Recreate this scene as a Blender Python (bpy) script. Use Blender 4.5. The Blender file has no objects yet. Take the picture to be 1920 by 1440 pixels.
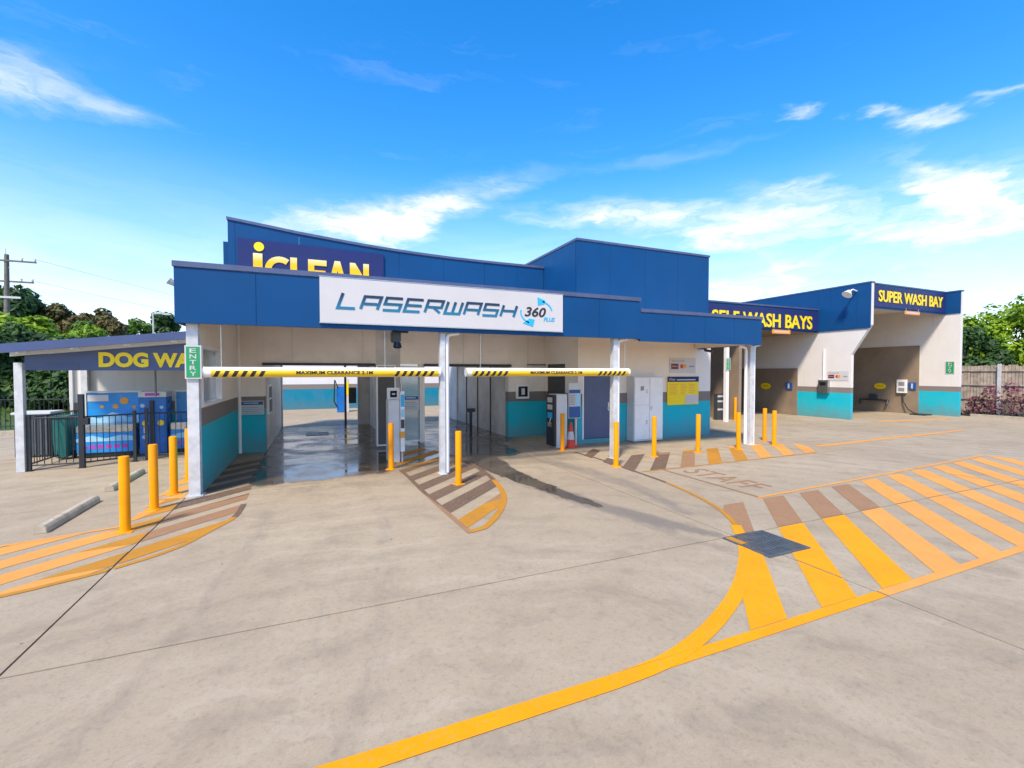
import bpy, bmesh, math, random
from mathutils import Vector, Matrix
from mathutils.geometry import tessellate_polygon
from math import radians as rad, sin, cos, pi

S = bpy.context.scene
COL = S.collection
# ------------------------------------------------------------------ camera
# x runs along the wash building's front, y goes into the site, z up
cam_d = bpy.data.cameras.new('camera'); cam = bpy.data.objects.new('camera', cam_d); COL.objects.link(cam)
cam_d.lens = 16.0; cam_d.sensor_width = 36.0; cam_d.clip_start = 0.05; cam_d.clip_end = 2000
cam.location = (0, 0, 2.1); cam.rotation_euler = (rad(90 - 1.48), 0, rad(-23.2))
S.camera = cam
# ------------------------------------------------------------------ sun, sky, exposure
SUN_EL, SUN_AZ = 52.0, -135.0          # azimuth from +y towards +x; the sun stands to the left of the building
SUN_STR, SKY_STR, EXPOSURE = 3.3, 0.118, 0.80
sd = Vector((sin(rad(SUN_AZ)) * cos(rad(SUN_EL)), cos(rad(SUN_AZ)) * cos(rad(SUN_EL)), sin(rad(SUN_EL))))
sun_d = bpy.data.lights.new('sun', 'SUN'); sun = bpy.data.objects.new('sun', sun_d); COL.objects.link(sun)
sun_d.energy = SUN_STR; sun_d.angle = rad(8.0); sun_d.color = (1, 0.89, 0.72)
sun.rotation_euler = sd.to_track_quat('Z', 'Y').to_euler(); sun.location = (0, 0, 30)
S.view_settings.view_transform = 'Standard'; S.view_settings.look = 'None'
S.view_settings.exposure = EXPOSURE; S.view_settings.gamma = 1; S.view_settings.use_curve_mapping = False
S.cycles.use_denoising = True
S.cycles.max_bounces = 8; S.cycles.diffuse_bounces = 6; S.cycles.glossy_bounces = 4; S.cycles.transmission_bounces = 6

W = bpy.data.worlds.new('World'); S.world = W; W.use_nodes = True
nt = W.node_tree; nt.nodes.clear()
class NB:
    """small node-building helper"""
    def __init__(s, t): s.t = t
    def n(s, typ, **kw):
        q = s.t.nodes.new(typ)
        for k, v in kw.items(): setattr(q, k, v)
        return q
    def set(s, sock, v):
        if hasattr(v, 'is_linked'): s.t.links.new(v, sock)
        else: sock.default_value = v
    def m(s, op, a, b=0.0, c=0.0, clamp=False):
        q = s.n('ShaderNodeMath', operation=op, use_clamp=clamp)
        s.set(q.inputs[0], a); s.set(q.inputs[1], b); s.set(q.inputs[2], c); return q.outputs[0]
    def noise(s, vec, scale, detail=4, rough=0.55, dist=0.0):
        q = s.n('ShaderNodeTexNoise'); s.set(q.inputs['Scale'], scale); s.set(q.inputs['Detail'], detail)
        s.set(q.inputs['Roughness'], rough); s.set(q.inputs['Distortion'], dist)
        if vec is not None: s.set(q.inputs['Vector'], vec)
        return q.outputs['Fac'], q.outputs['Color']
    def ramp(s, fac, a, b, lo=0.0, hi=1.0, smooth=True):
        q = s.n('ShaderNodeMapRange', interpolation_type='SMOOTHSTEP' if smooth else 'LINEAR')
        s.set(q.inputs[0], fac); s.set(q.inputs[1], a); s.set(q.inputs[2], b); s.set(q.inputs[3], lo); s.set(q.inputs[4], hi)
        return q.outputs[0]
    def mix(s, fac, a, b, mode='MIX'):
        q = s.n('ShaderNodeMix', data_type='RGBA', blend_type=mode)
        s.set(q.inputs[0], fac)
        s.set(q.inputs[6], a if hasattr(a, 'is_linked') else (*a, 1) if len(a) == 3 else a)
        s.set(q.inputs[7], b if hasattr(b, 'is_linked') else (*b, 1) if len(b) == 3 else b)
        return q.outputs[2]
    def comb(s, x, y, z):
        q = s.n('ShaderNodeCombineXYZ'); s.set(q.inputs[0], x); s.set(q.inputs[1], y); s.set(q.inputs[2], z); return q.outputs[0]
    def sep(s, v):
        q = s.n('ShaderNodeSeparateXYZ'); s.set(q.inputs[0], v); return q.outputs

b = NB(nt)
sky = b.n('ShaderNodeTexSky', sky_type='NISHITA'); sky.sun_disc = False
sky.sun_elevation = rad(SUN_EL); sky.sun_rotation = math.atan2(sd.x, sd.y)
sky.air_density = 1.0; sky.dust_density = 0.4; sky.ozone_density = 2.5; sky.altitude = 0
tc = b.n('ShaderNodeTexCoord')
D = tc.outputs['Generated']
dx, dy, dz = b.sep(D)[:3]
az = b.m('MULTIPLY', b.m('ARCTAN2', dx, dy), 57.29578)
el = b.m('MULTIPLY', b.m('ARCSINE', dz), 57.29578)
# domain warp so that cloud edges fray into wisps
wv = b.comb(b.m('MULTIPLY', az, 0.09), b.m('MULTIPLY', el, 0.28), 0.0)
_, wcol = b.noise(wv, 1.6, 6, 0.62)
wr = b.sep(wcol)
azw = b.m('ADD', az, b.m('MULTIPLY', b.m('SUBTRACT', wr[0], 0.5), 11.0))
elw = b.m('ADD', el, b.m('MULTIPLY', b.m('SUBTRACT', wr[1], 0.5), 3.4))
# cirrus banks: azimuth, elevation, half width, half height, tilt, weight (degrees)
BANKS = [(-23.4, 23.2, 2.2, 1.0, 20, .75), (-23.8, 23.9, 1.4, .7, 39, .35), (-18.4, 23.2, 2.2, .62, 1, .5), (2.8, 16.8, 5.8, 1.35, 5, 1.0),
    (10.75, 18.4, 4.5, 1.25, 21, .9), (16.6, 20.1, 5.9, .8, 17, .75), (7.6, 16.1, 3.8, 1.05, 4, .8), (33.1, 18.4, 6.9, .8, -2, .95),
    (40.6, 17.7, 5.3, 1.02, -6, .6), (49.2, 15.9, 5.5, 1.67, 0, .9), (48.7, 14.3, 3.2, .9, -7, .8), (53.8, 19.0, 2.65, .66, -8, .75),
    (58.1, 16.6, 5.3, 1.13, 2, .65), (66.7, 16.7, 2.9, 1.0, -36, .9), (67.5, 14.8, 1.4, 1.8, -14, .6), (65.1, 13.1, 6.3, 1.2, -8, 1.05),
    (70.7, 13.6, 2.3, 2.55, -7, .75), (50.4, 9.0, 6.0, 1.7, 4, 1.35), (54.4, 11.7, 2.8, .66, 4, .5), (55.1, 25.6, .9, .3, -14, .6),
    (61.1, 23.8, .9, .3, -16, .6), (64.4, 22.8, 1.1, .38, -4, .9), (66.2, 22.1, 1.2, .35, 3, .9), (69.5, 22.9, .8, .28, -12, .6),
    (62.8, 9.5, .9, .45, -8, .7), (70.5, 7.8, 1.3, .55, -8, .7), (41.2, 23.7, 7.8, .6, 2, .16), (-16.7, 14.8, 5.3, .5, -4, .28),
    (-20.1, 11.6, 1.9, .5, 10, .4), (-22.5, 11.4, 2.1, .5, 11, .3),
    # the same kind of cloud carries on outside the frame
    (-48, 21, 9, 1.6, 8, .8), (-75, 16, 10, 1.8, -6, .7), (98, 20, 9, 1.6, 5, .8), (120, 14, 8, 1.4, 0, .8), (160, 24, 10, 2, 7, .7), (-130, 18, 9, 1.7, 4, .8)]
acc = None
for a0, e0, sa, se, rot, amp in BANKS:
    ca, sa_ = cos(rad(rot)), sin(rad(rot))
    da = b.m('SUBTRACT', azw, a0); de = b.m('SUBTRACT', elw, e0)
    p = b.m('MULTIPLY_ADD', da, ca / sa, b.m('MULTIPLY', de, sa_ / sa))
    q = b.m('MULTIPLY_ADD', da, -sa_ / se, b.m('MULTIPLY', de, ca / se))
    r2 = b.m('MULTIPLY_ADD', p, p, b.m('MULTIPLY', q, q))
    g = b.m('MULTIPLY', b.m('POWER', 2.718, b.m('MULTIPLY', r2, -0.5)), amp)
    acc = g if acc is None else b.m('ADD', acc, g)
fine, _ = b.noise(b.comb(b.m('MULTIPLY', azw, 0.20), b.m('MULTIPLY', elw, 0.62), 3.1), 1.0, 7, 0.62, 0.6)
dens = b.m('MULTIPLY', acc, b.ramp(fine, 0.25, 0.72, 0.30, 1.15))
# faint veil everywhere + milky horizon
veil, _ = b.noise(b.comb(b.m('MULTIPLY', azw, 0.05), b.m('MULTIPLY', elw, 0.3), 8.0), 1.0, 6, 0.6, 0.8)
dens = b.m('ADD', dens, b.ramp(veil, 0.5, 0.85, 0.0, 0.16))
dens = b.ramp(dens, 0.02, 1.25, 0.0, 0.95, smooth=False)
low = b.ramp(el, 0.0, 24.0, 0.80, 0.0)
dens = b.m('MAXIMUM', dens, b.m('MULTIPLY', low, b.ramp(veil, 0.25, 0.7, 0.55, 1.0)))
hs = b.n('ShaderNodeHueSaturation'); hs.inputs['Saturation'].default_value = 1.41; hs.inputs['Value'].default_value = 1.62; hs.inputs['Hue'].default_value = 0.503
nt.links.new(sky.outputs[0], hs.inputs['Color'])
cloud = b.mix(dens, hs.outputs[0], (5.9, 5.95, 6.1))
bg = b.n('ShaderNodeBackground'); nt.links.new(cloud, bg.inputs[0]); bg.inputs[1].default_value = SKY_STR
out = b.n('ShaderNodeOutputWorld'); nt.links.new(bg.outputs[0], out.inputs[0])

# ------------------------------------------------------------------ materials
MATS = {}
def mat(name, color, rough=0.5, metal=0.0, var=0.12, scale=3.0, bump=0.0, bscale=60.0, grime=0.0, spec=0.5, dirt=(0.16, 0.12, 0.085)):
    """painted / metal / plastic surface with uneven tone, fine relief and patches of dirt"""
    if name in MATS: return MATS[name]
    m = bpy.data.materials.new(name); m.use_nodes = True
    t = m.node_tree; k = NB(t); p = t.nodes['Principled BSDF']
    g = k.n('ShaderNodeNewGeometry'); pos = g.outputs['Position']
    f, _ = k.noise(pos, scale, 5, 0.6)
    c = k.mix(k.ramp(f, 0.25, 0.75), tuple(x * (1 - var) for x in color), tuple(min(1, x * (1 + var)) for x in color))
    if grime > 0:
        f2, _ = k.noise(pos, scale * 0.45, 8, 0.68)
        c = k.mix(k.m('MULTIPLY', k.ramp(f2, 0.48, 0.78), grime), c, dirt)
    t.links.new(c, p.inputs['Base Color'])
    f3, _ = k.noise(pos, scale * 2.3, 4, 0.6)
    t.links.new(k.ramp(f3, 0.2, 0.8, max(0.02, rough - 0.08), min(1, rough + 0.1)), p.inputs['Roughness'])
    p.inputs['Metallic'].default_value = metal; p.inputs['Specular IOR Level'].default_value = spec
    if bump > 0:
        f4, _ = k.noise(pos, bscale, 4, 0.6)
        bn = k.n('ShaderNodeBump'); bn.inputs['Strength'].default_value = bump; bn.inputs['Distance'].default_value = 0.01
        t.links.new(f4, bn.inputs['Height']); t.links.new(bn.outputs[0], p.inputs['Normal'])
    MATS[name] = m; return m

BEIGE, BAND, TEAL = (0.84, 0.765, 0.68), (0.22, 0.185, 0.165), (0.003, 0.45, 0.55)
def banded(name, z1=1.15, z2=1.47, top=BEIGE, grime=0.55, mid=BAND, low=TEAL):
    """rendered wall painted in three courses: teal dado, grey stripe, pale upper wall; splash dirt near the floor"""
    m = bpy.data.materials.new(name); m.use_nodes = True
    t = m.node_tree; k = NB(t); p = t.nodes['Principled BSDF']
    pos = k.n('ShaderNodeNewGeometry').outputs['Position']
    z = k.sep(pos)[2]
    c = k.mix(k.m('GREATER_THAN', z, z1), low, mid)
    c = k.mix(k.m('GREATER_THAN', z, z2), c, top)
    f, _ = k.noise(pos, 1.7, 6, 0.62)
    c = k.mix(k.ramp(f, 0.3, 0.7, 0.0, 0.16), c, k.mix(0.5, c, (0.30, 0.25, 0.20)))
    f2, _ = k.noise(pos, 3.2, 7, 0.7)
    sp = k.m('MULTIPLY', k.ramp(k.m('ADD', z, k.m('MULTIPLY', f2, -1.1)), -0.75, 0.25, 1.0, 0.0), grime)
    c = k.mix(sp, c, (0.20, 0.15, 0.10))
    xyz = k.sep(pos)
    st, _ = k.noise(k.comb(k.m('MULTIPLY', k.m('ADD', xyz[0], xyz[1]), 5.0), k.m('MULTIPLY', z, 0.35), 0.0), 1.0, 4, 0.6)
    c = k.mix(k.ramp(st, 0.55, 0.85, 0.0, 0.22), c, (0.24, 0.20, 0.16))
    t.links.new(c, p.inputs['Base Color']); p.inputs['Roughness'].default_value = 0.6; p.inputs['Specular IOR Level'].default_value = 0.2
    f4, _ = k.noise(pos, 70, 3, 0.6)
    bn = k.n('ShaderNodeBump'); bn.inputs['Strength'].default_value = 0.12; bn.inputs['Distance'].default_value = 0.01
    t.links.new(f4, bn.inputs['Height']); t.links.new(bn.outputs[0], p.inputs['Normal'])
    return m

M_WALL = banded('banded_wall_paint')
M_SPLASH = mat('brown_splash_panel', (0.27, 0.20, 0.14), 0.45, 0, 0.18, 0.9, 0.05, 40, 0.3)
M_BEIGE = mat('beige_render', BEIGE, 0.6, 0, 0.06, 1.5, 0.1, 70, 0.18)
M_SOFFIT = mat('cream_soffit', (0.80, 0.74, 0.66), 0.6, 0, 0.05, 2)
M_GREYIN = mat('grey_interior_panel', (0.60, 0.575, 0.55), 0.5, 0, 0.2, 1.1, 0.05, 50, 0.3)
M_BLUE = mat('blue_fascia_paint', (0.004, 0.060, 0.185), 0.5, 0, 0.08, 0.7, 0.02, 30, 0.10, 0.18, (0.05, 0.10, 0.17))
M_NAVY = mat('navy_sign_sheet', (0.018, 0.028, 0.125), 0.45, 0, 0.06, 1.2, 0, 0, 0.05, 0.25)
M_CAP = mat('slate_blue_flashing', (0.085, 0.105, 0.19), 0.4, 0.2, 0.15, 3)
M_DARKBLUE = mat('dark_slate_sheet', (0.060, 0.085, 0.19), 0.4, 0, 0.1, 1.5)
M_STEEL = mat('galvanised_steel', (0.56, 0.56, 0.56), 0.45, 0.1, 0.15, 6, 0.03, 80, 0.12)
M_WHITE = mat('white_powdercoat', (0.84, 0.82, 0.80), 0.35, 0, 0.04, 4, 0, 0, 0.12)
M_PALEGREY = mat('pale_grey_cabinet', (0.60, 0.60, 0.59), 0.4, 0, 0.05, 3, 0, 0, 0.12)
M_SIGNWHITE = mat('white_sign_sheet', (0.57, 0.54, 0.53), 0.4, 0, 0.03, 1.5)
M_BLACK = mat('black_metal', (0.018, 0.02, 0.024), 0.4, 0, 0.2, 5)
M_CHAR = mat('charcoal_plastic', (0.05, 0.055, 0.06), 0.45, 0, 0.15, 5)
M_SCREEN = mat('dark_screen_glass', (0.012, 0.016, 0.02), 0.08, 0, 0.1, 3)
M_YELLOW = mat('bollard_yellow', (0.88, 0.31, 0.0), 0.5, 0, 0.07, 4, 0.02, 60, 0.22, 0.2)
M_SIGNY = mat('sign_yellow', (0.92, 0.66, 0.0), 0.4, 0, 0.03, 3)
M_TUBEY = mat('tape_yellow', (0.85, 0.55, 0.015), 0.35, 0, 0.05, 5)
M_TXTBLACK = mat('black_print', (0.02, 0.02, 0.02), 0.5, 0, 0.1, 5)
M_GREENSIGN = mat('green_sign', (0.015, 0.28, 0.10), 0.4, 0, 0.05, 4)
M_DOOR = mat('slate_blue_door', (0.075, 0.10, 0.19), 0.42, 0, 0.08, 2, 0.02, 40, 0.15)
M_TEALP = mat('teal_paint', TEAL, 0.45, 0, 0.08, 2, 0.03, 50, 0.1)
M_ORANGE = mat('orange_clearance_plate', (0.80, 0.30, 0.03), 0.45, 0, 0.06, 4)
M_CONE = mat('cone_orange', (0.72, 0.05, 0.015), 0.45, 0, 0.08, 6, 0, 0, 0.15)
M_ALU = mat('brushed_aluminium', (0.55, 0.56, 0.57), 0.32, 0.8, 0.08, 8)
M_INOX = mat('stainless_steel', (0.50, 0.50, 0.49), 0.28, 0.9, 0.1, 6)
M_SKYBLUE = mat('sky_blue_graphic_panel', (0.015, 0.26, 0.66), 0.3, 0, 0.16, 2.2)
M_DEEPBLUE = mat('deep_blue_graphic_panel', (0.012, 0.15, 0.50), 0.3, 0, 0.12, 2.2)
M_PALEBLUE = mat('pale_blue_graphic', (0.35, 0.62, 0.80), 0.35, 0, 0.1, 4)
M_MAGENTA = mat('magenta_graphic', (0.45, 0.06, 0.42), 0.4, 0, 0.1, 4)
M_CYAN = mat('cyan_graphic', (0.02, 0.42, 0.75), 0.4, 0, 0.05, 4)
M_INFOBLUE = mat('info_blue_graphic', (0.02, 0.09, 0.30), 0.4, 0, 0.08, 4)
M_MAROON = mat('maroon_graphic', (0.16, 0.015, 0.03), 0.45, 0, 0.08, 4)
M_RED = mat('red_graphic', (0.55, 0.03, 0.02), 0.45, 0, 0.08, 4)
M_AMBER = mat('amber_graphic', (0.80, 0.33, 0.03), 0.45, 0, 0.08, 4)
M_GREYTXT = mat('grey_print', (0.28, 0.27, 0.27), 0.5, 0, 0.08, 4)
M_BINGREEN = mat('green_bin_plastic', (0.01, 0.13, 0.12), 0.5, 0, 0.12, 4)
M_KERB = mat('weathered_kerb_concrete', (0.42, 0.355, 0.265), 0.85, 0, 0.2, 5, 0.3, 50, 0.5)
M_TIMBER = mat('weathered_grey_timber', (0.40, 0.31, 0.235), 0.8, 0, 0.3, 4, 0.25, 40, 0.35)
M_BARK = mat('grey_brown_bark', (0.13, 0.095, 0.07), 0.9, 0, 0.3, 6, 0.4, 30, 0.3)
M_POLE = mat('weathered_pole_timber', (0.17, 0.145, 0.125), 0.85, 0, 0.2, 3, 0.2, 30, 0.2)
M_GRATE = mat('cast_iron_grate', (0.10, 0.115, 0.125), 0.55, 0.3, 0.2, 8, 0.1, 60, 0.1)
M_RUBBER = mat('black_rubber', (0.02, 0.02, 0.02), 0.6, 0, 0.2, 6)
M_LINEPAINT = None

def pavemat(name, c1, c2, r0=0.7, wetted=False):
    m = bpy.data.materials.new(name); m.use_nodes = True
    t = m.node_tree; k = NB(t); p = t.nodes['Principled BSDF']
    pos = k.n('ShaderNodeNewGeometry').outputs['Position']
    big, _ = k.noise(pos, 0.22, 6, 0.62, 0.4)
    med, _ = k.noise(pos, 1.3, 8, 0.66, 0.5)
    fin, _ = k.noise(pos, 22, 6, 0.7)
    grit, _ = k.noise(pos, 150, 3, 0.6)
    c = k.mix(k.ramp(big, 0.3, 0.7), c1, c2)
    c = k.mix(k.ramp(med, 0.45, 0.70, 0.0, 0.5), c, tuple(x * 0.74 for x in c1))
    c = k.mix(k.ramp(med, 0.42, 0.22, 0.0, 0.35), c, tuple(min(1, x * 1.16) for x in c2))
    c = k.mix(k.ramp(fin, 0.48, 0.72, 0.0, 0.42), c, (0.18, 0.14, 0.105))
    mid_, _ = k.noise(pos, 5.5, 8, 0.72, 0.8)
    c = k.mix(k.ramp(mid_, 0.52, 0.72, 0.0, 0.34), c, (0.20, 0.155, 0.115)); c = k.mix(k.ramp(mid_, 0.45, 0.28, 0.0, 0.30), c, (0.46, 0.385, 0.30))
    c = k.mix(k.ramp(grit, 0.55, 0.72, 0.0, 0.35), c, (0.20, 0.165, 0.12))
    gr2, _ = k.noise(pos, 62, 5, 0.75)
    c = k.mix(k.ramp(gr2, 0.52, 0.70, 0.0, 0.40), c, (0.19, 0.15, 0.105)); c = k.mix(k.ramp(gr2, 0.46, 0.30, 0.0, 0.35), c, (0.50, 0.41, 0.30))
    # trowel sweeps: thin pale and dark arcs
    wv = k.n('ShaderNodeTexWave', wave_type='RINGS', rings_direction='Z'); t.links.new(pos, wv.inputs['Vector'])
    for nm, v in (('Scale', 0.55), ('Distortion', 9.0), ('Detail', 5.0), ('Detail Scale', 0.9), ('Detail Roughness', 0.7)): wv.inputs[nm].default_value = v
    c = k.mix(k.m('MULTIPLY', k.ramp(wv.outputs['Fac'], 0.80, 0.98, 0.0, 0.22), k.ramp(med, 0.35, 0.6)), c, (0.20, 0.16, 0.12))
    c = k.mix(k.m('MULTIPLY', k.ramp(wv.outputs['Fac'], 0.14, 0.02, 0.0, 0.20), k.ramp(big, 0.4, 0.6)), c, (0.50, 0.42, 0.32))
    # broom / tyre drag marks, long in y
    s3 = k.sep(pos)
    drag, _ = k.noise(k.comb(k.m('MULTIPLY', s3[0], 2.2), k.m('MULTIPLY', s3[1], 0.5), 1.0), 1.5, 7, 0.7, 1.2)
    c = k.mix(k.ramp(drag, 0.58, 0.8, 0.0, 0.30), c, (0.20, 0.18, 0.155))
    vo = k.n('ShaderNodeTexVoronoi'); vo.inputs['Scale'].default_value = 1.6; t.links.new(pos, vo.inputs['Vector'])
    c = k.mix(k.ramp(vo.outputs['Distance'], 0.028, 0.012, 0.0, 0.75), c, (0.06, 0.05, 0.04))
    rough = k.ramp(med, 0.2, 0.8, r0, r0 + 0.18)
    hgt = k.m('ADD', k.m('MULTIPLY', fin, 0.6), k.m('MULTIPLY', grit, 0.4))
    bstr = 0.16
    if wetted:
        wa = k.n('ShaderNodeAttribute', attribute_name='wet').outputs['Fac']
        sa = k.n('ShaderNodeAttribute', attribute_name='stain_shade').outputs['Fac']
        wn, _ = k.noise(pos, 2.6, 7, 0.66, 0.7)
        wm = k.ramp(k.m('ADD', wa, k.m('MULTIPLY', k.m('SUBTRACT', wn, 0.5), 0.85)), 0.42, 0.60)
        wm = k.m('MULTIPLY', wm, k.ramp(wa, 0.02, 0.12))
        film, _ = k.noise(k.comb(k.m('MULTIPLY', s3[0], 1.1), k.m('MULTIPLY', s3[1], 1.5), 0.0), 0.8, 8, 0.66, 0.5)
        sn, _ = k.noise(k.comb(k.m('MULTIPLY', s3[0], 3.0), k.m('MULTIPLY', s3[1], 1.0), 4.0), 1.4, 7, 0.7, 0.8)
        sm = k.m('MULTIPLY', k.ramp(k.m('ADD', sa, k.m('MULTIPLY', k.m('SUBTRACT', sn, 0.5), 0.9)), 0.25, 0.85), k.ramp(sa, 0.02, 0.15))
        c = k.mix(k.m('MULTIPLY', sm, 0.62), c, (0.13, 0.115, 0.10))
        c = k.mix(k.m('MULTIPLY', wm, k.ramp(film, 0.35, 0.66, 0.92, 0.70)), c, (0.050, 0.037, 0.027))
        wr_ = k.m('MULTIPLY', k.ramp(film, 0.34, 0.66, 0.05, 0.40), k.ramp(s3[1], 10.0, 13.0, 0.6, 1.0))
        rough = k.mix(wm, k.comb(rough, rough, rough), k.comb(wr_, wr_, wr_))
        q = k.n('ShaderNodeSeparateColor'); t.links.new(rough, q.inputs[0]); rough = q.outputs[0]
        bs = k.m('MULTIPLY', k.m('SUBTRACT', 1.0, k.m('MULTIPLY', wm, 0.90)), 0.16)
    t.links.new(c, p.inputs['Base Color']); t.links.new(rough, p.inputs['Roughness'])
    p.inputs['Specular IOR Level'].default_value = 0.4
    bn = k.n('ShaderNodeBump'); bn.inputs['Distance'].default_value = 0.01
    if wetted: t.links.new(bs, bn.inputs['Strength'])
    else: bn.inputs['Strength'].default_value = bstr
    t.links.new(hgt, bn.inputs['Height']); t.links.new(bn.outputs[0], p.inputs['Normal'])
    return m
M_CONC = pavemat('broomed_concrete', (0.345, 0.266, 0.172), (0.405, 0.320, 0.214), 0.7, True)
M_JOINT = mat('joint_filler_earth', (0.055, 0.05, 0.04), 0.95, 0, 0.3, 3, 0.3, 20)

def linepaint(name, color, wear, dirt, cover):
    m = bpy.data.materials.new(name); m.use_nodes = True
    t = m.node_tree; k = NB(t); p = t.nodes['Principled BSDF']
    pos = k.n('ShaderNodeNewGeometry').outputs['Position']
    f, _ = k.noise(pos, 1.6, 7, 0.66, 0.4); g, _ = k.noise(pos, 26, 6, 0.7); h, _ = k.noise(pos, 5, 6, 0.7)
    c = k.mix(k.ramp(f, 0.3, 0.7), tuple(x * 0.88 for x in color), color)
    c = k.mix(k.m('MULTIPLY', k.ramp(h, 0.42, 0.75), cover), c, dirt)
    s3 = k.sep(pos)
    dr, _ = k.noise(k.comb(k.m('MULTIPLY', s3[0], 0.9), k.m('MULTIPLY', s3[1], 3.5), 2.0), 2.2, 7, 0.72, 1.4)
    c = k.mix(k.ramp(dr, 0.54, 0.76, 0.0, 0.28 + wear * .5), c, tuple(x * .55 + .03 for x in color))
    c = k.mix(k.m('MULTIPLY', k.ramp(g, 0.50, 0.70), min(1, wear * 1.7)), c, (0.30, 0.235, 0.16))
    g9, _ = k.noise(pos, 75, 5, 0.75)
    c = k.mix(k.m('MULTIPLY', k.ramp(g9, 0.56, 0.66), min(1, wear * 2.2)), c, (0.33, 0.26, 0.18))
    t.links.new(c, p.inputs['Base Color']); p.inputs['Roughness'].default_value = 0.7; p.inputs['Specular IOR Level'].default_value = 0.15
    bn = k.n('ShaderNodeBump'); bn.inputs['Strength'].default_value = 0.12; bn.inputs['Distance'].default_value = 0.01
    t.links.new(g, bn.inputs['Height']); t.links.new(bn.outputs[0], p.inputs['Normal'])
    return m
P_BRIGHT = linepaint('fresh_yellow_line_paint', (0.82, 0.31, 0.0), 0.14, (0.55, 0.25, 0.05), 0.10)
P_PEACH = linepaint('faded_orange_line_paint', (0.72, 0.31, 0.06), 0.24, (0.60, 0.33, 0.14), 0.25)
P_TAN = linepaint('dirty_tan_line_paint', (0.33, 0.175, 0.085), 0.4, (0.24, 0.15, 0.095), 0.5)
P_BROWN = linepaint('grimy_shaded_brown_paint', (0.15, 0.092, 0.062), 0.38, (0.09, 0.062, 0.046), 0.6)  # grime plus canopy shadow, both put into the paint colour
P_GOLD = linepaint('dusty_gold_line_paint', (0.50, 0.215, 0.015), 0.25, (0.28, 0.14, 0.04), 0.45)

def glassmat(name, tint, alpha_rough=0.05, trans=0.9):
    m = bpy.data.materials.new(name); m.use_nodes = True
    p = m.node_tree.nodes['Principled BSDF']; k = NB(m.node_tree)
    f, _ = k.noise(k.n('ShaderNodeNewGeometry').outputs['Position'], 4, 4, 0.6)
    m.node_tree.links.new(k.mix(f, tuple(x * 0.9 for x in tint), tint), p.inputs['Base Color'])
    p.inputs['Transmission Weight'].default_value = trans; p.inputs['Roughness'].default_value = alpha_rough; p.inputs['IOR'].default_value = 1.1
    return m
M_GLASS = glassmat('tinted_window_glass', (0.45, 0.52, 0.58), 0.12, 0.55)
M_POLY = glassmat('hazy_polycarbonate', (0.62, 0.72, 0.75), 0.25, 0.6)
M_SMOKE = glassmat('smoked_polycarbonate', (0.20, 0.20, 0.20), 0.25, 0.45)

def gradmat(name, lo, hi, axis, a, b_, mid=None):
    """printed colour blend on lettering, along one world axis"""
    m = bpy.data.materials.new(name); m.use_nodes = True
    k = NB(m.node_tree); p = m.node_tree.nodes['Principled BSDF']
    s = k.sep(k.n('ShaderNodeTexCoord').outputs['Generated'] if axis == 'g' else k.n('ShaderNodeNewGeometry').outputs['Position'])
    f = k.m('ADD', s[0], k.m('MULTIPLY', s[1], -1.0)) if axis == 'g' else s[axis]
    m.node_tree.links.new(k.mix(k.ramp(f, a, b_, smooth=False), lo, hi), p.inputs['Base Color'])
    p.inputs['Roughness'].default_value = 0.4
    return m
M_LASER = gradmat('navy_to_teal_print', (0.01, 0.17, 0.30), (0.008, 0.03, 0.07), 2, 3.28, 3.52)
M_ICLEAN = gradmat('gold_to_white_print', (0.88, 0.50, 0.0), (0.85, 0.80, 0.50), 2, 4.92, 5.18)

def leafmat(name, c1, c2, c3):
    m = bpy.data.materials.new(name); m.use_nodes = True
    t = m.node_tree; k = NB(t); p = t.nodes['Principled BSDF']
    a = k.n('ShaderNodeAttribute', attribute_name='tint').outputs['Fac']
    f, _ = k.noise(k.n('ShaderNodeNewGeometry').outputs['Position'], 0.7, 4, 0.6)
    c = k.mix(a, c1, c2); c = k.mix(k.ramp(f, 0.48, 0.7, 0, 0.75), c, c3)
    t.links.new(c, p.inputs['Base Color']); p.inputs['Roughness'].default_value = 0.55; p.inputs['Specular IOR Level'].default_value = 0.3
    tr = k.n('ShaderNodeBsdfTranslucent'); t.links.new(c, tr.inputs[0])
    mx = k.n('ShaderNodeMixShader'); mx.inputs[0].default_value = 0.28
    t.links.new(p.outputs[0], mx.inputs[1]); t.links.new(tr.outputs[0], mx.inputs[2])
    t.links.new(mx.outputs[0], t.nodes['Material Output'].inputs[0])
    return m
L_GREEN = leafmat('mid_green_leaf', (0.07, 0.15, 0.018), (0.16, 0.27, 0.025), (0.045, 0.10, 0.02))
L_LIME = leafmat('lime_green_leaf', (0.15, 0.28, 0.012), (0.32, 0.44, 0.02), (0.08, 0.17, 0.014))
L_DARK = leafmat('dark_green_leaf', (0.025, 0.065, 0.018), (0.07, 0.135, 0.028), (0.03, 0.055, 0.018))
L_RUST = leafmat('rusty_green_leaf', (0.07, 0.075, 0.022), (0.19, 0.135, 0.045), (0.06, 0.10, 0.02))
L_PURPLE = leafmat('purple_leaf', (0.15, 0.03, 0.07), (0.30, 0.09, 0.13), (0.10, 0.05, 0.04))
L_GRASS = leafmat('verge_grass', (0.06, 0.11, 0.02), (0.14, 0.20, 0.035), (0.09, 0.12, 0.03))

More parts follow.
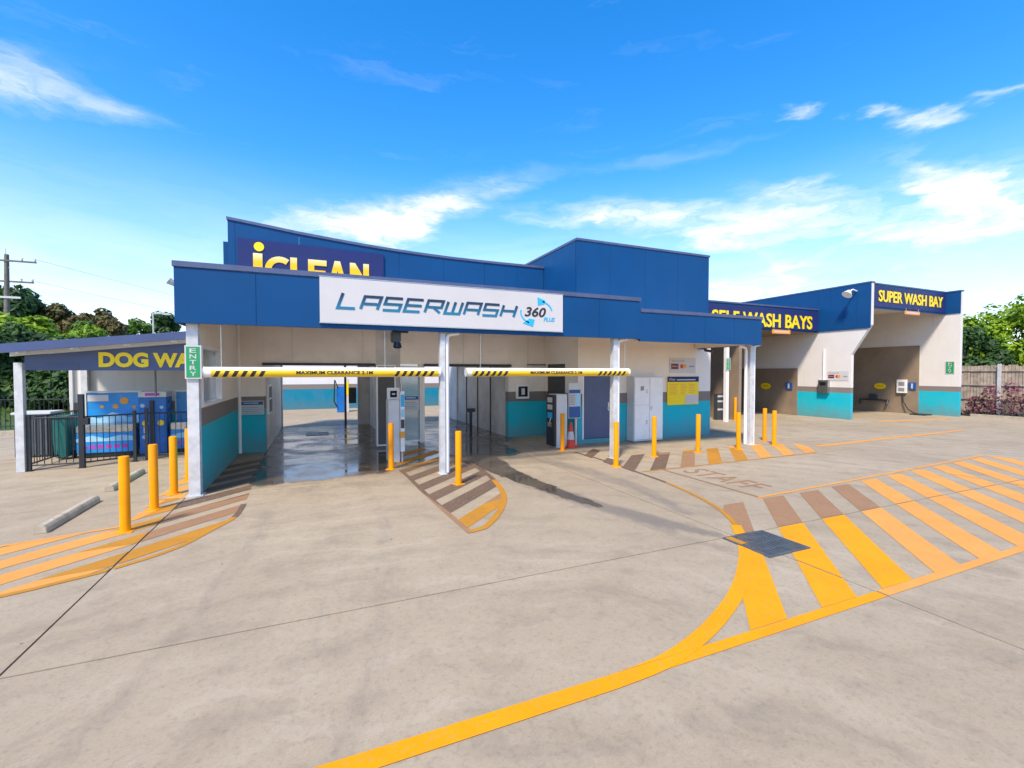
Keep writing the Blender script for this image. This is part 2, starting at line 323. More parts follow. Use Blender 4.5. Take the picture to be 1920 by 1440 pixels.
# ------------------------------------------------------------------ building helpers
def wloc(o):
    v = Vector((0, 0, 0))
    while o is not None: v += Vector(o.location); o = o.parent
    return v
class MB:
    """collects shapes in world coordinates; build() links them as ONE mesh object"""
    def __init__(s): s.v = []; s.f = []
    def add(s, vs, fs):
        o = len(s.v); s.v += [Vector(q) for q in vs]; s.f += [[o + i for i in f] for f in fs]; return s
    def box(s, x0, x1, y0, y1, z0, z1):
        return s.add([(x0, y0, z0), (x1, y0, z0), (x1, y1, z0), (x0, y1, z0), (x0, y0, z1), (x1, y0, z1), (x1, y1, z1), (x0, y1, z1)],
                     [(0, 3, 2, 1), (4, 5, 6, 7), (0, 1, 5, 4), (1, 2, 6, 5), (2, 3, 7, 6), (3, 0, 4, 7)])
    def prism(s, poly, ax, a, c):
        """polygon (2D) extruded along axis ax from a to c. ax 'x': poly=(y,z); 'y': (x,z); 'z': (x,y)"""
        P = {'x': lambda p, t: (t, p[0], p[1]), 'y': lambda p, t: (p[0], t, p[1]), 'z': lambda p, t: (p[0], p[1], t)}[ax]
        n = len(poly); vs = [P(p, a) for p in poly] + [P(p, c) for p in poly]
        tr = tessellate_polygon([[Vector((p[0], p[1], 0)) for p in poly]])
        fs = [tuple(f) for f in tr] + [tuple(n + i for i in reversed(f)) for f in tr] + [(i, (i + 1) % n, n + (i + 1) % n, n + i) for i in range(n)]
        return s.add(vs, fs)
    def cyl(s, p0, p1, r, n=14, r1=None, cap=True):
        p0, p1 = Vector(p0), Vector(p1); r1 = r if r1 is None else r1
        d = (p1 - p0).normalized(); a = d.orthogonal().normalized(); c = d.cross(a)
        vs = [p0 + (a * cos(2 * pi * i / n) + c * sin(2 * pi * i / n)) * r for i in range(n)] + [p1 + (a * cos(2 * pi * i / n) + c * sin(2 * pi * i / n)) * r1 for i in range(n)]
        fs = [(i, (i + 1) % n, n + (i + 1) % n, n + i) for i in range(n)]
        if cap: fs += [tuple(reversed(range(n))), tuple(range(n, 2 * n))]
        return s.add(vs, fs)
    def tube(s, pts, r, n=8):
        pts = [Vector(p) for p in pts]; rings = []
        rr = r if isinstance(r, (list, tuple)) else [r] * len(pts)
        a = None
        for i, p in enumerate(pts):
            d = (pts[min(i + 1, len(pts) - 1)] - pts[max(i - 1, 0)]).normalized()
            a = d.orthogonal().normalized() if a is None else (a - d * a.dot(d)).normalized()
            c = d.cross(a); rings.append([p + (a * cos(2 * pi * j / n) + c * sin(2 * pi * j / n)) * rr[i] for j in range(n)])
        vs = [q for g in rings for q in g]; fs = []
        for i in range(len(rings) - 1):
            for j in range(n): fs.append((i * n + j, i * n + (j + 1) % n, (i + 1) * n + (j + 1) % n, (i + 1) * n + j))
        fs += [tuple(reversed(range(n))), tuple((len(rings) - 1) * n + j for j in range(n))]
        return s.add(vs, fs)
    def lathe(s, c, prof, n=20):
        vs = [(c[0] + r * cos(2 * pi * j / n), c[1] + r * sin(2 * pi * j / n), c[2] + z) for r, z in prof for j in range(n)]
        fs = [(i * n + j, i * n + (j + 1) % n, (i + 1) * n + (j + 1) % n, (i + 1) * n + j) for i in range(len(prof) - 1) for j in range(n)]
        fs += [tuple(reversed(range(n))), tuple((len(prof) - 1) * n + j for j in range(n))]
        return s.add(vs, fs)
    def build(s, name, m, parent=None, bevel=0.0, smooth=False, loc=None):
        me = bpy.data.meshes.new(name)
        off = wloc(parent) if parent else Vector(loc or (0, 0, 0))
        me.from_pydata([q - off for q in s.v], [], s.f); me.update()
        bm = bmesh.new(); bm.from_mesh(me); bmesh.ops.recalc_face_normals(bm, faces=bm.faces)
        if bevel > 0:
            try: bmesh.ops.bevel(bm, geom=[e for e in bm.edges if len(e.link_faces) == 2 and e.calc_face_angle(0) > 0.6], offset=bevel, segments=2, affect='EDGES', clamp_overlap=True)
            except Exception: pass
        bm.to_mesh(me); bm.free()
        if smooth:
            for p in me.polygons: p.use_smooth = True
            try: me.set_sharp_from_angle(angle=rad(40))
            except Exception: pass
        me.materials.append(m)
        o = bpy.data.objects.new(name, me); COL.objects.link(o)
        if parent: o.parent = parent
        else: o.location = off
        return o
def box(*a): return MB().box(*a)
def thing(name, label, cat, loc=(0, 0, 0), group=None):
    o = bpy.data.objects.new(name, None); COL.objects.link(o); o.location = loc; o.empty_display_size = 0.2
    return tag(o, label, cat, group)
def tag(o, label, cat, group=None):
    o['label'] = label; o['category'] = cat
    if group: o['group'] = group
    return o
def struct(o): o['kind'] = 'structure'; return o
def dup(root, loc, label, group=None):
    r = root.copy(); COL.objects.link(r); r.location = loc; r['label'] = label; r.rotation_euler = (random.uniform(-.008, .008), random.uniform(-.008, .008), random.uniform(0, 3))
    if group: r['group'] = group
    for ch in list(root.children):
        c = ch.copy(); COL.objects.link(c); c.parent = r
        for g in list(ch.children):
            d = g.copy(); COL.objects.link(d); d.parent = c
    return r

FX = {'front': ((1, 0, 0), (0, 0, 1)), 'left': ((0, -1, 0), (0, 0, 1)), 'ground_side': ((0, -1, 0), (1, 0, 0))}
def frame(o, facing):
    X, Y = (Vector(q) for q in FX[facing]); Z = X.cross(Y)
    return Matrix(((X.x, Y.x, Z.x, o[0]), (X.y, Y.y, Z.y, o[1]), (X.z, Y.z, Z.z, o[2]), (0, 0, 0, 1)))
def text(name, s, m, parent, o, facing, w, h, bold=0.0, ext=0.004, shear=0.0, loc=None):
    """lettering w x h metres with its lower left corner at o"""
    cu = bpy.data.curves.new(name, 'FONT'); cu.body = s; cu.size = 1; cu.offset = bold; cu.shear = shear; cu.extrude = 0.01; cu.resolution_u = 4
    to = bpy.data.objects.new(name, cu); COL.objects.link(to)
    dg = bpy.context.evaluated_depsgraph_get(); me = bpy.data.meshes.new_from_object(to.evaluated_get(dg))
    bpy.data.objects.remove(to); bpy.data.curves.remove(cu)
    xs = [v.co.x for v in me.vertices]; ys = [v.co.y for v in me.vertices]
    x0, x1, y0, y1 = min(xs), max(xs), min(ys), max(ys); F = frame(o, facing)
    off = wloc(parent) if parent else Vector(loc or o)
    for v in me.vertices:
        q = Vector(((v.co.x - x0) / (x1 - x0) * w, (v.co.y - y0) / (y1 - y0) * h, (v.co.z + 0.01) / 0.02 * ext))
        v.co = (F @ q) - off
    me.materials.clear(); me.materials.append(m); me.update()
    ob = bpy.data.objects.new(name, me); COL.objects.link(ob)
    if parent: ob.parent = parent
    else: ob.location = off
    return ob
def split_letters(ob, name):
    bm = bmesh.new(); bm.from_mesh(ob.data); bmesh.ops.remove_doubles(bm, verts=bm.verts, dist=1e-5)
    seen = set(); par, loc, m = ob.parent, ob.location.copy(), ob.data.materials[0]
    for v0 in bm.verts:
        if v0.index in seen: continue
        st, isl = [v0], []
        seen.add(v0.index)
        while st:
            v = st.pop(); isl.append(v)
            for e in v.link_edges:
                w = e.other_vert(v)
                if w.index not in seen: seen.add(w.index); st.append(w)
        ids = {v.index: i for i, v in enumerate(isl)}
        fs = [[ids[q.index] for q in f.verts] for f in bm.faces if f.verts[0].index in ids]
        me = bpy.data.meshes.new(name); me.from_pydata([v.co.copy() for v in isl], [], fs); me.materials.append(m); me.update()
        o = bpy.data.objects.new(name, me); COL.objects.link(o); o.parent = par; o.location = loc
    bm.free(); bpy.data.objects.remove(ob)
def flat(polys, o, facing, ext=0.004, z0=0.0):
    """2D polygons (local x,y) extruded a little off a surface"""
    F = frame(o, facing); g = MB()
    for poly in polys:
        t = MB(); t.prism(poly, 'z', z0, z0 + ext); g.add([F @ q for q in t.v], t.f)
    return g
def strip(pts, w):
    """polyline -> mitred outline polygon of width w"""
    L, R = [], []
    for i, p in enumerate(pts):
        p = Vector(p); dirs = []
        if i > 0: dirs.append((p - Vector(pts[i - 1])).normalized())
        if i < len(pts) - 1: dirs.append((Vector(pts[i + 1]) - p).normalized())
        n = [Vector((-d.y, d.x)) for d in dirs]
        if len(n) == 2:
            mt = (n[0] + n[1]).normalized(); mt = mt / max(0.35, mt.dot(n[0]))
        else: mt = n[0]
        L.append(p + mt * w / 2); R.append(p - mt * w / 2)
    return [tuple(q) for q in L] + [tuple(q) for q in reversed(R)]
def disc(cx, cy, r, n=20, ry=None): return [(cx + r * cos(2 * pi * i / n), cy + (ry or r) * sin(2 * pi * i / n)) for i in range(n)]
def rect(x0, y0, x1, y1): return [(x0, y0), (x1, y0), (x1, y1), (x0, y1)]
random.seed(7)
# ================================================================== GROUND
base = MB().add([(-420, -420, -0.05), (420, -420, -0.05), (420, 420, -0.05), (-420, 420, -0.05)], [(0, 1, 2, 3)]).build('ground', M_JOINT)
struct(base)
def pdist(p, line):
    best = 1e9
    for i in range(len(line) - 1):
        a, c = Vector(line[i][:2]), Vector(line[i + 1][:2]); d = c - a; t = max(0, min(1, (p - a).dot(d) / d.length_squared))
        w = line[i][2] + (line[i + 1][2] - line[i][2]) * t
        best = min(best, (p - a - d * t).length / w)
    return best
TRAIL = [(3.3, 13.0, .9), (3.5, 11.2, .85), (3.6, 10.0, .52), (3.62, 9.1, .36), (3.74, 7.75, .27), (3.92, 6.6, .20), (4.05, 6.0, .12)]
TAIL = [(3.8, 7.2, .25), (4.05, 6.0, .26), (4.4, 5.0, .24), (4.72, 4.3, .12)]
TAIL2 = [(4.6, 11.2, .5), (4.95, 9.6, .42), (5.3, 8.0, .34), (5.35, 6.6, .26), (5.05, 5.2, .22)]
ARCS = [[(-.6, 9.5, .16), (-.7, 6.5, .15), (-1.2, 3.5, .15), (-2.4, 0.5, .15)], [(.9, 9.4, .16), (.85, 6.5, .15), (.4, 3.4, .15), (-.7, 0.2, .15)], [(2.95, 9.2, .15), (3.6, 6.2, .14), (4.6, 3.6, .14), (6.4, 1.2, .14), (9, -.6, .14)], [(4.4, 9.0, .15), (4.9, 6.6, .14), (5.9, 4.4, .14), (7.6, 2.3, .14), (11, .3, .14)], [(-5, 1.6, .13), (-1, 2.4, .13), (3, 1.9, .13), (8, .9, .13)], [(-5, .2, .13), (-1, 1.0, .13), (3, .5, .13), (7.5, -.5, .13)]]
TYRE = [(3.15, 9.6, .18), (3.5, 7.6, .16), (4.0, 5.6, .14), (4.3, 4.6, .10)]
def sm(x, a, c):
    t = max(0, min(1, (x - a) / (c - a))); return t * t * (3 - 2 * t)
def wet(x, y):
    p = Vector((x, y)); w = 0.0
    if -1.3 < x < 1.7 and 8.9 < y < 19.4: w = max(w, sm(y, 8.9 + 0.15 * x, 10.3) * (1 - sm(abs(x - 0.15), 1.25, 1.55)) * 0.95)
    if 1.4 < x < 5.8 and 9.7 < y < 19.4: w = max(w, sm(y, 9.7, 11.2) * (1 - sm(x, 4.3 + max(0, y - 12.3), 5.7 + max(0, y - 12.3))) * 0.9)
    if -1.5 < x < 6 and y > 19: w *= 1 - sm(y, 19.1, 19.6)
    w = max(w, (0.72 + 0.2 * sm(y, 6.5, 9.5)) * (1 - sm(pdist(p, TRAIL), 0.35, 1.5)))
    return w
def stain_shade(x, y):
    p = Vector((x, y))
    s = 0.9 * (1 - sm(pdist(p, TAIL), 0.3, 1.5))
    s = max(s, 0.6 * (1 - sm(pdist(p, TAIL2), 0.2, 1.5)), 0.55 * (1 - sm(pdist(p, TYRE), 0.2, 1.5)))
    for L_ in ARCS: s = max(s, 0.40 * (1 - sm(pdist(p, L_), 0.3, 1.5)))
    if -2 < x < 7 and 8.2 < y < 13.5: s = max(s, 0.62 * sm(y, 8.3, 10.0) * (1 - sm(x, 5.4, 7.0)))  # brown dirt under the canopy, with its shade painted in
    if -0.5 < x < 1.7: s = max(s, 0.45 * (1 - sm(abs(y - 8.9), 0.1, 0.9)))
    return s
US = [-30, -16, -9, -2.04, 4.9, 12, 19, 26, 33.5]; VS = [-9, -0.8, 4.2, 9.1, 14, 19.2, 24, 29]
GAP = 0.009
for i in range(len(US) - 1):
    for j in range(len(VS) - 1):
        x0, x1, y0, y1 = US[i] + GAP, US[i + 1] - GAP, VS[j] + GAP, VS[j + 1] - GAP
        fine_ = -9.1 < x0 < 7 and x1 < 13 and -1 < y0 < 19 and not (x0 < -2.1 and y0 > 9)
        st = 0.10 if fine_ else 1.4
        nx, ny = max(1, int((x1 - x0) / st)), max(1, int((y1 - y0) / st))
        vs = [(x0 + (x1 - x0) * a / nx, y0 + (y1 - y0) * c / ny, 0) for c in range(ny + 1) for a in range(nx + 1)]
        fs = [(c * (nx + 1) + a, c * (nx + 1) + a + 1, (c + 1) * (nx + 1) + a + 1, (c + 1) * (nx + 1) + a) for c in range(ny) for a in range(nx)]
        wa = [wet(q[0], q[1]) for q in vs] if fine_ else [0.0] * len(vs)
        sa = [stain_shade(q[0], q[1]) for q in vs] if fine_ else [0.0] * len(vs)
        n = len(vs); ring = [a for a in range(nx + 1)] + [c * (nx + 1) + nx for c in range(1, ny + 1)] + [ny * (nx + 1) + a for a in range(nx - 1, -1, -1)] + [c * (nx + 1) for c in range(ny - 1, 0, -1)]
        vs += [(vs[r][0], vs[r][1], -0.04) for r in ring]; wa += [0.0] * len(ring); sa += [0.0] * len(ring)
        L = len(ring); fs += [(ring[a], n + a, n + (a + 1) % L, ring[(a + 1) % L]) for a in range(L)]
        o = MB().add(vs, fs).build('concrete_slab', M_CONC, base)
        for nm, arr in (('wet', wa), ('stain_shade', sa)):
            at = o.data.attributes.new(nm, 'FLOAT', 'POINT'); at.data.foreach_set('value', arr)

# ---------------------------------------------------------------- painted markings (parts of the ground)
def clip(poly, a, c, d):
    """keep the side a*x + c*y >= d"""
    out = []
    for i in range(len(poly)):
        p, q = poly[i], poly[(i + 1) % len(poly)]
        fp, fq = a * p[0] + c * p[1] - d, a * q[0] + c * q[1] - d
        if fp >= 0: out.append(p)
        if (fp >= 0) != (fq >= 0):
            t = fp / (fp - fq); out.append((p[0] + (q[0] - p[0]) * t, p[1] + (q[1] - p[1]) * t))
    return out
JU, JV = (-2.04, 4.9, 12.0), (4.2, 9.1)
def split(polys):
    for u in JU: polys = [r for p in polys for r in (clip(p, -1, 0, -(u - .012)), clip(p, 1, 0, u + .012)) if len(r) > 2]
    for v in JV: polys = [r for p in polys for r in (clip(p, 0, -1, -(v - .012)), clip(p, 0, 1, v + .012)) if len(r) > 2]
    return polys
def area(p): return abs(sum(p[i][0] * p[(i + 1) % len(p)][1] - p[(i + 1) % len(p)][0] * p[i][1] for i in range(len(p)))) / 2
def paint(name, polys, chooser, z=0.004):
    by = {}
    for p in split(polys):
        if area(p) < 0.002: continue
        c = (sum(q[0] for q in p) / len(p), sum(q[1] for q in p) / len(p))
        by.setdefault(chooser(c), []).append(p)
    for m, ps in by.items():
        g = MB()
        for p in ps: g.add([(q[0], q[1], z) for q in p], [tuple(f) for f in tessellate_polygon([[Vector((q[0], q[1], 0)) for q in p]])])
        o = g.build(name, m, base)
        bm = bmesh.new(); bm.from_mesh(o.data)
        for f in bm.faces:
            if f.normal.z < 0: f.normal_flip()
        bm.to_mesh(o.data); bm.free()
def diag(poly, lo, hi): return clip(clip(poly, -1, 1, lo), 1, -1, -hi)     # keeps lo <= y-x <= hi
def trifan(poly):      # non-convex outlines are cut to triangles before clipping
    return [[poly[i] for i in t] for t in tessellate_polygon([[Vector((q[0], q[1], 0)) for q in poly]])]
def smooth(P, n=4):
    out = []
    for i in range(len(P) - 1):
        p0, p1, p2, p3 = P[max(0, i - 1)], P[i], P[i + 1], P[min(len(P) - 1, i + 2)]
        for k in range(n):
            t = k / n
            out.append(tuple(.5 * (2 * p1[j] + (p2[j] - p0[j]) * t + (2 * p0[j] - 5 * p1[j] + 4 * p2[j] - p3[j]) * t * t + (3 * p1[j] - p0[j] - 3 * p2[j] + p3[j]) * t ** 3) for j in (0, 1)))
    return out + [P[-1]]
# big hatch on the right: border lines, ten diagonal bars, the sweeping approach line
CUR = [(6.20, 10.3), (6.25, 9.2), (6.16, 7.7), (6.08, 6.75), (5.90, 5.84), (5.62, 5.06), (5.26, 4.48), (4.90, 4.08), (4.5, 3.70), (4.06, 3.36), (3.60, 3.06), (3.10, 2.81), (2.66, 2.64), (2.25, 2.54), (1.8, 2.512), (-3.5, 2.512)]
def left_of(v):
    for i in range(len(CUR) - 1):
        if CUR[i][1] >= v >= CUR[i + 1][1]:
            t = (CUR[i][1] - v) / (CUR[i][1] - CUR[i + 1][1]); return CUR[i][0] + (CUR[i + 1][0] - CUR[i][0]) * t
    return 2.2
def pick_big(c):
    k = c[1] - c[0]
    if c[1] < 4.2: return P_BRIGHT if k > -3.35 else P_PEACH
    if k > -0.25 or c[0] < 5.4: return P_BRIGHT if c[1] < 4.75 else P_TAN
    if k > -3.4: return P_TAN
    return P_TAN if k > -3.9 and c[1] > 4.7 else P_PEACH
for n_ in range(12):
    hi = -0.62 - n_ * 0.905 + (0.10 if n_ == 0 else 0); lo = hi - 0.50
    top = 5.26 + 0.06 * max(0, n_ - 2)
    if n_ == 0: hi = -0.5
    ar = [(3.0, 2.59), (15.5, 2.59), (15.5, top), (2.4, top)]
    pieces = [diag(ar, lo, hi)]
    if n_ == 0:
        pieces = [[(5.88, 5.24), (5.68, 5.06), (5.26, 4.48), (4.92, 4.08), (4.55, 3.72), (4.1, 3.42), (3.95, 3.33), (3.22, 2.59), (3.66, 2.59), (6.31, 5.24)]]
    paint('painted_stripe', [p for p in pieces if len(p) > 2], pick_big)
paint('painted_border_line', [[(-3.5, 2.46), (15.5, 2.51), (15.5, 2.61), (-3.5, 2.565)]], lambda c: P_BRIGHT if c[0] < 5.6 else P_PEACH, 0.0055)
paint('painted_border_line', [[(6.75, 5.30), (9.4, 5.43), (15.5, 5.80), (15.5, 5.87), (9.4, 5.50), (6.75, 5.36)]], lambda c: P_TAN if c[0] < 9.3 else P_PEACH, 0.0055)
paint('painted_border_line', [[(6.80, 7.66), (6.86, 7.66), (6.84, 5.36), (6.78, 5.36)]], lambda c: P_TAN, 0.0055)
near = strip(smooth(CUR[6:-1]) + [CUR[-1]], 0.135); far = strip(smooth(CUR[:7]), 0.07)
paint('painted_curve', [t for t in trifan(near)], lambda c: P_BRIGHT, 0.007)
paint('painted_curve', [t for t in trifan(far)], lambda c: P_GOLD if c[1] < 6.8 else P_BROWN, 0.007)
text('painted_lettering', 'STAFF', P_TAN, base, (7.08, 7.42, 0.004), 'ground_side', 1.66, 0.62, 0.0, 0.001)
# office-side hatch
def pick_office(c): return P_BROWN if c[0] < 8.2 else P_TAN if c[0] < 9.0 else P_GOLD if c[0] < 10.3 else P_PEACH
band_ = [(6.10, 7.70), (12.4, 7.82), (12.9, 8.9), (12.3, 9.34), (7.0, 9.34), (6.15, 8.2)]
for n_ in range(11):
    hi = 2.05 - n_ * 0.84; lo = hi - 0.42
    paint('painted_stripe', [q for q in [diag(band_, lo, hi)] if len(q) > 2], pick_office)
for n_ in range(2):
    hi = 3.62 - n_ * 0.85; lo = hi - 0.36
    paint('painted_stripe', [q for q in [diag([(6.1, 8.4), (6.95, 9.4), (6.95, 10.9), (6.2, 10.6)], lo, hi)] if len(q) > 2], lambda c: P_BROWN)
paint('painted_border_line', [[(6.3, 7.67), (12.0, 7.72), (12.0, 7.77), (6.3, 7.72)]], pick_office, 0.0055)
# island between the two lanes
ISL_L = [(1.62, 9.9), (1.66, 9.3), (1.70, 7.9), (1.77, 6.5), (1.82, 5.62)]
ISL_R = smooth([(2.05, 5.74), (2.28, 6.00), (2.64, 6.55), (2.92, 7.17), (3.11, 8.03), (3.22, 9.0), (3.22, 10.4), (3.05, 11.6), (2.3, 12.8), (1.75, 12.6)])
island = ISL_L + ISL_R
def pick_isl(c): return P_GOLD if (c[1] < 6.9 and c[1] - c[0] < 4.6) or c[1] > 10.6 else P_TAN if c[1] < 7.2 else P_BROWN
tris = trifan(island)
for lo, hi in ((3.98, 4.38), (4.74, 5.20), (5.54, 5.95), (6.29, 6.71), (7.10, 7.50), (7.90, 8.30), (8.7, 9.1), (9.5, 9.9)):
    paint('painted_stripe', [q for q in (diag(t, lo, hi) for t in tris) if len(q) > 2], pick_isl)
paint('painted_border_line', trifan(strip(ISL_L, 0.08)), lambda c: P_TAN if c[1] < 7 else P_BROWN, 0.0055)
paint('painted_border_line', trifan(strip([(1.82, 5.66)] + ISL_R[:27], 0.10)), lambda c: P_GOLD if c[1] < 8.2 else P_BROWN, 0.007)
# hatch beside the left wall
LEFT_C = smooth([(-1.10, 9.05), (-1.09, 8.30), (-1.12, 7.59), (-1.30, 7.13), (-1.57, 6.52), (-2.02, 6.10), (-2.40, 5.90), (-2.85, 5.72), (-4.6, 5.2)])
leftp = LEFT_C + [(-6.5, 5.3), (-6.0, 6.3), (-3.55, 7.42), (-2.45, 7.75), (-2.5, 11.2), (-2.08, 11.2), (-2.08, 9.2), (-1.84, 9.2), (-1.84, 12.6), (-1.2, 12.6), (-1.12, 9.6)]
lt = trifan(leftp)
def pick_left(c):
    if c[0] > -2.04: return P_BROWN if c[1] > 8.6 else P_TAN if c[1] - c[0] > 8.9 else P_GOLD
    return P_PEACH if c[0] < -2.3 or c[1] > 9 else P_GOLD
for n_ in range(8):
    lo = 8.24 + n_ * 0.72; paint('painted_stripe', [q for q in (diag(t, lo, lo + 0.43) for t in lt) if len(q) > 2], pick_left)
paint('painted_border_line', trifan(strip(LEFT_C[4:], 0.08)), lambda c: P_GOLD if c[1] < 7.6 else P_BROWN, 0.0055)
paint('painted_border_line', [[(-2.45, 7.70), (-3.55, 7.37), (-3.55, 7.44), (-2.45, 7.77)]], lambda c: P_PEACH, 0.0055)
paint('painted_stripe', [[(21.6, 11.5), (22.0, 11.4), (26, 10.9), (26, 11.15), (22, 11.7)]], lambda c: P_PEACH)
paint('painted_border_line', [[(13, 8.3), (21.5, 8.6), (21.5, 8.75), (13, 8.5)]], lambda c: P_PEACH)

# grass verge, far lot
def grassy(name, poly, z, n, h, m, par=None):
    g = MB().add([(p[0], p[1], z) for p in poly], [tuple(range(len(poly)))]); xs = [p[0] for p in poly]; ys = [p[1] for p in poly]
    for _ in range(n):
        x, y = random.uniform(min(xs), max(xs)), random.uniform(min(ys), max(ys)); a = random.uniform(0, pi); w = random.uniform(.05, .12); hh = h * random.uniform(.5, 1.3)
        g.add([(x - w * cos(a), y - w * sin(a), z), (x + w * cos(a), y + w * sin(a), z), (x + random.uniform(-.08, .08), y + random.uniform(-.08, .08), z + hh)], [(0, 1, 2)])
    o = g.build(name, m, par); o['kind'] = 'stuff'
    at = o.data.attributes.new('tint', 'FLOAT', 'POINT'); at.data.foreach_set('value', [random.random() for _ in o.data.vertices]); return o
o = grassy('grass_verge', [(-60, 21), (-6.5, 21), (-6.5, 33.5), (-60, 60)], 0.03, 5000, 0.16, L_GRASS); o['kind'] = 'structure'
o = grassy('far_grass', [(33.6, -30), (150, -30), (150, 90), (33.6, 90)], 0.02, 800, 0.25, L_GRASS); o['kind'] = 'structure'
o = grassy('back_grass', [(-150, 33.6), (33, 33.6), (33, 150), (-150, 150)], 0.02, 600, 0.25, L_GRASS); o['kind'] = 'structure'

M_ADDED_SKYLIGHT = bpy.data.materials.new('added_translucent_sheet'); M_ADDED_SKYLIGHT.use_nodes = True  # for unseen roof sheets added to let in fill daylight
k_ = NB(M_ADDED_SKYLIGHT.node_tree); tl_ = k_.n('ShaderNodeBsdfTranslucent')
f_, _ = k_.noise(k_.n('ShaderNodeNewGeometry').outputs['Position'], 3, 4, 0.6)
M_ADDED_SKYLIGHT.node_tree.links.new(k_.mix(f_, (0.72, 0.70, 0.66), (0.80, 0.78, 0.74)), tl_.inputs[0])
M_ADDED_SKYLIGHT.node_tree.links.new(tl_.outputs[0], M_ADDED_SKYLIGHT.node_tree.nodes['Material Output'].inputs[0])
# ================================================================== MAIN WASH BUILDING
B = thing('car_wash_building', 'blue and beige car wash building with two drive-through bays under a blue canopy', 'building', (2.5, 13.5, 0))
def part(g, name, m, bevel=0.0, par=None, **k): return g.build(name, m, par or B, bevel, **k)
part(box(-2.0, -1.86, 9.32, 9.50, 0, 3.45), 'wall', M_WALL)
part(MB().box(-2.0, -1.86, 9.50, 11.28, 0, 1.50).box(-2.0, -1.86, 9.50, 11.28, 2.58, 3.45).box(-2.08, -1.86, 11.28, 13.48, 0, 3.45), 'wall', M_WALL)
wn = part(MB().box(-2.02, -1.845, 9.50, 9.56, 1.50, 2.58).box(-2.02, -1.845, 11.20, 11.28, 1.50, 2.58).box(-2.02, -1.845, 9.56, 11.20, 2.52, 2.58).box(-2.02, -1.835, 9.56, 11.20, 1.50, 1.54), 'window', M_WHITE)
box(-1.96, -1.945, 9.56, 11.20, 1.54, 2.52).build('pane', M_GLASS, wn)
part(box(-2.08, -1.25, 13.5, 13.75, 0, 3.45), 'wall', M_WALL)
part(box(1.55, 2.24, 13.5, 13.75, 0, 3.45), 'wall', M_GREYIN)
part(box(2.80, 2.95, 13.5, 13.75, 0, 3.45), 'wall', M_BEIGE)
part(box(5.66, 7.0, 13.5, 13.75, 0, 3.45), 'wall', M_WALL)
part(MB().box(-1.25, 1.55, 13.5, 13.75, 2.33, 3.45).box(2.24, 2.80, 13.5, 13.75, 2.33, 3.45).box(2.95, 5.66, 13.5, 13.75, 2.33, 3.45), 'wall', M_BEIGE)
for x in (6.35, 4.15, -0.6, 1.2): part(box(x - .006, x + .006, 13.488, 13.5, 1.48 if x > 6 else 2.35, 3.42), 'panel_joint', M_PALEGREY)
part(box(-1.30, 1.52, 13.38, 13.48, 2.28, 2.35), 'door_track', M_BLACK)
part(box(2.92, 5.72, 13.38, 13.48, 2.27, 2.35), 'door_track', M_BLACK)
part(box(6.3, 7.3, 13.41, 13.47, 2.33, 2.36), 'door_track', M_CHAR)
# bay interiors
part(box(-1.45, -1.25, 13.75, 19.2, 0, 3.4), 'bay_wall', M_GREYIN)
part(MB().box(1.95, 2.15, 13.75, 16.2, 0, 3.4).box(1.95, 2.15, 17.4, 19.2, 0, 3.4).box(1.95, 2.15, 16.2, 17.4, 2.6, 3.4), 'bay_wall', M_GREYIN)
part(box(5.66, 5.86, 13.75, 19.2, 0, 3.4), 'bay_wall', M_GREYIN)
for y in (15.1, 16.5, 17.9): part(box(5.63, 5.66, y, y + .05, 0, 3.35), 'wall_batten', M_CHAR)
part(MB().box(-1.45, -1.2, 19.2, 19.4, 0, 3.4).box(1.5, 2.95, 19.2, 19.4, 0, 3.4).box(5.60, 5.86, 19.2, 20.4, 0, 3.4).box(-1.2, 1.5, 19.2, 19.4, 2.5, 3.4).box(2.95, 5.60, 19.2, 19.4, 2.5, 3.4), 'rear_wall', M_GREYIN)
# unseen translucent roof sheets and ceiling gaps, added to brighten the bays
part(MB().box(-1.45, -0.7, 13.75, 19.4, 3.4, 3.5).box(0.9, 3.5, 13.75, 19.4, 3.4, 3.5).box(5.1, 5.86, 13.75, 19.4, 3.4, 3.5).box(-0.7, 0.9, 13.75, 14.5, 3.4, 3.5).box(-0.7, 0.9, 18.9, 19.4, 3.4, 3.5).box(3.5, 5.1, 13.75, 14.5, 3.4, 3.5).box(3.5, 5.1, 18.9, 19.4, 3.4, 3.5), 'bay_ceiling', M_GREYIN)
for x in (-0.7, 3.5): part(box(x + .005, x + 1.595, 14.505, 18.895, 3.44, 3.45), 'added_skylight_sheet', M_ADDED_SKYLIGHT)
part(MB().box(0.98, 1.06, 18.95, 19.05, 0, 2.5), 'door_post', M_BLACK)
part(MB().box(1.14, 1.42, 18.95, 19.05, 0.88, 1.5), 'control_box', M_BLACK)
part(MB().box(-1.25, -1.20, 14.0, 14.75, 0.95, 1.75), 'window', M_WHITE)
part(MB().box(-1.20, -1.185, 14.05, 14.70, 1.40, 1.70).box(-1.20, -1.185, 14.05, 14.70, 1.0, 1.34), 'window_glass', M_CHAR)
# framed polycarbonate splash screens between the lanes
def screen(x0, x1, y, m, z0=0.06):
    f = part(MB().box(x0, x0 + .035, y, y + .04, z0, 2.3).box(x1 - .035, x1, y, y + .04, z0, 2.3).box(x0 + .035, x1 - .035, y, y + .04, z0, z0 + .04).box(x0 + .035, x1 - .035, y, y + .04, 2.26, 2.3), 'splash_screen', M_WHITE)
    box(x0 + .035, x1 - .035, y + .015, y + .025, z0 + .04, 2.26).build('pane', m, f); return f
screen(1.50, 2.02, 12.95, M_SMOKE); screen(2.24, 2.83, 13.44, M_POLY)
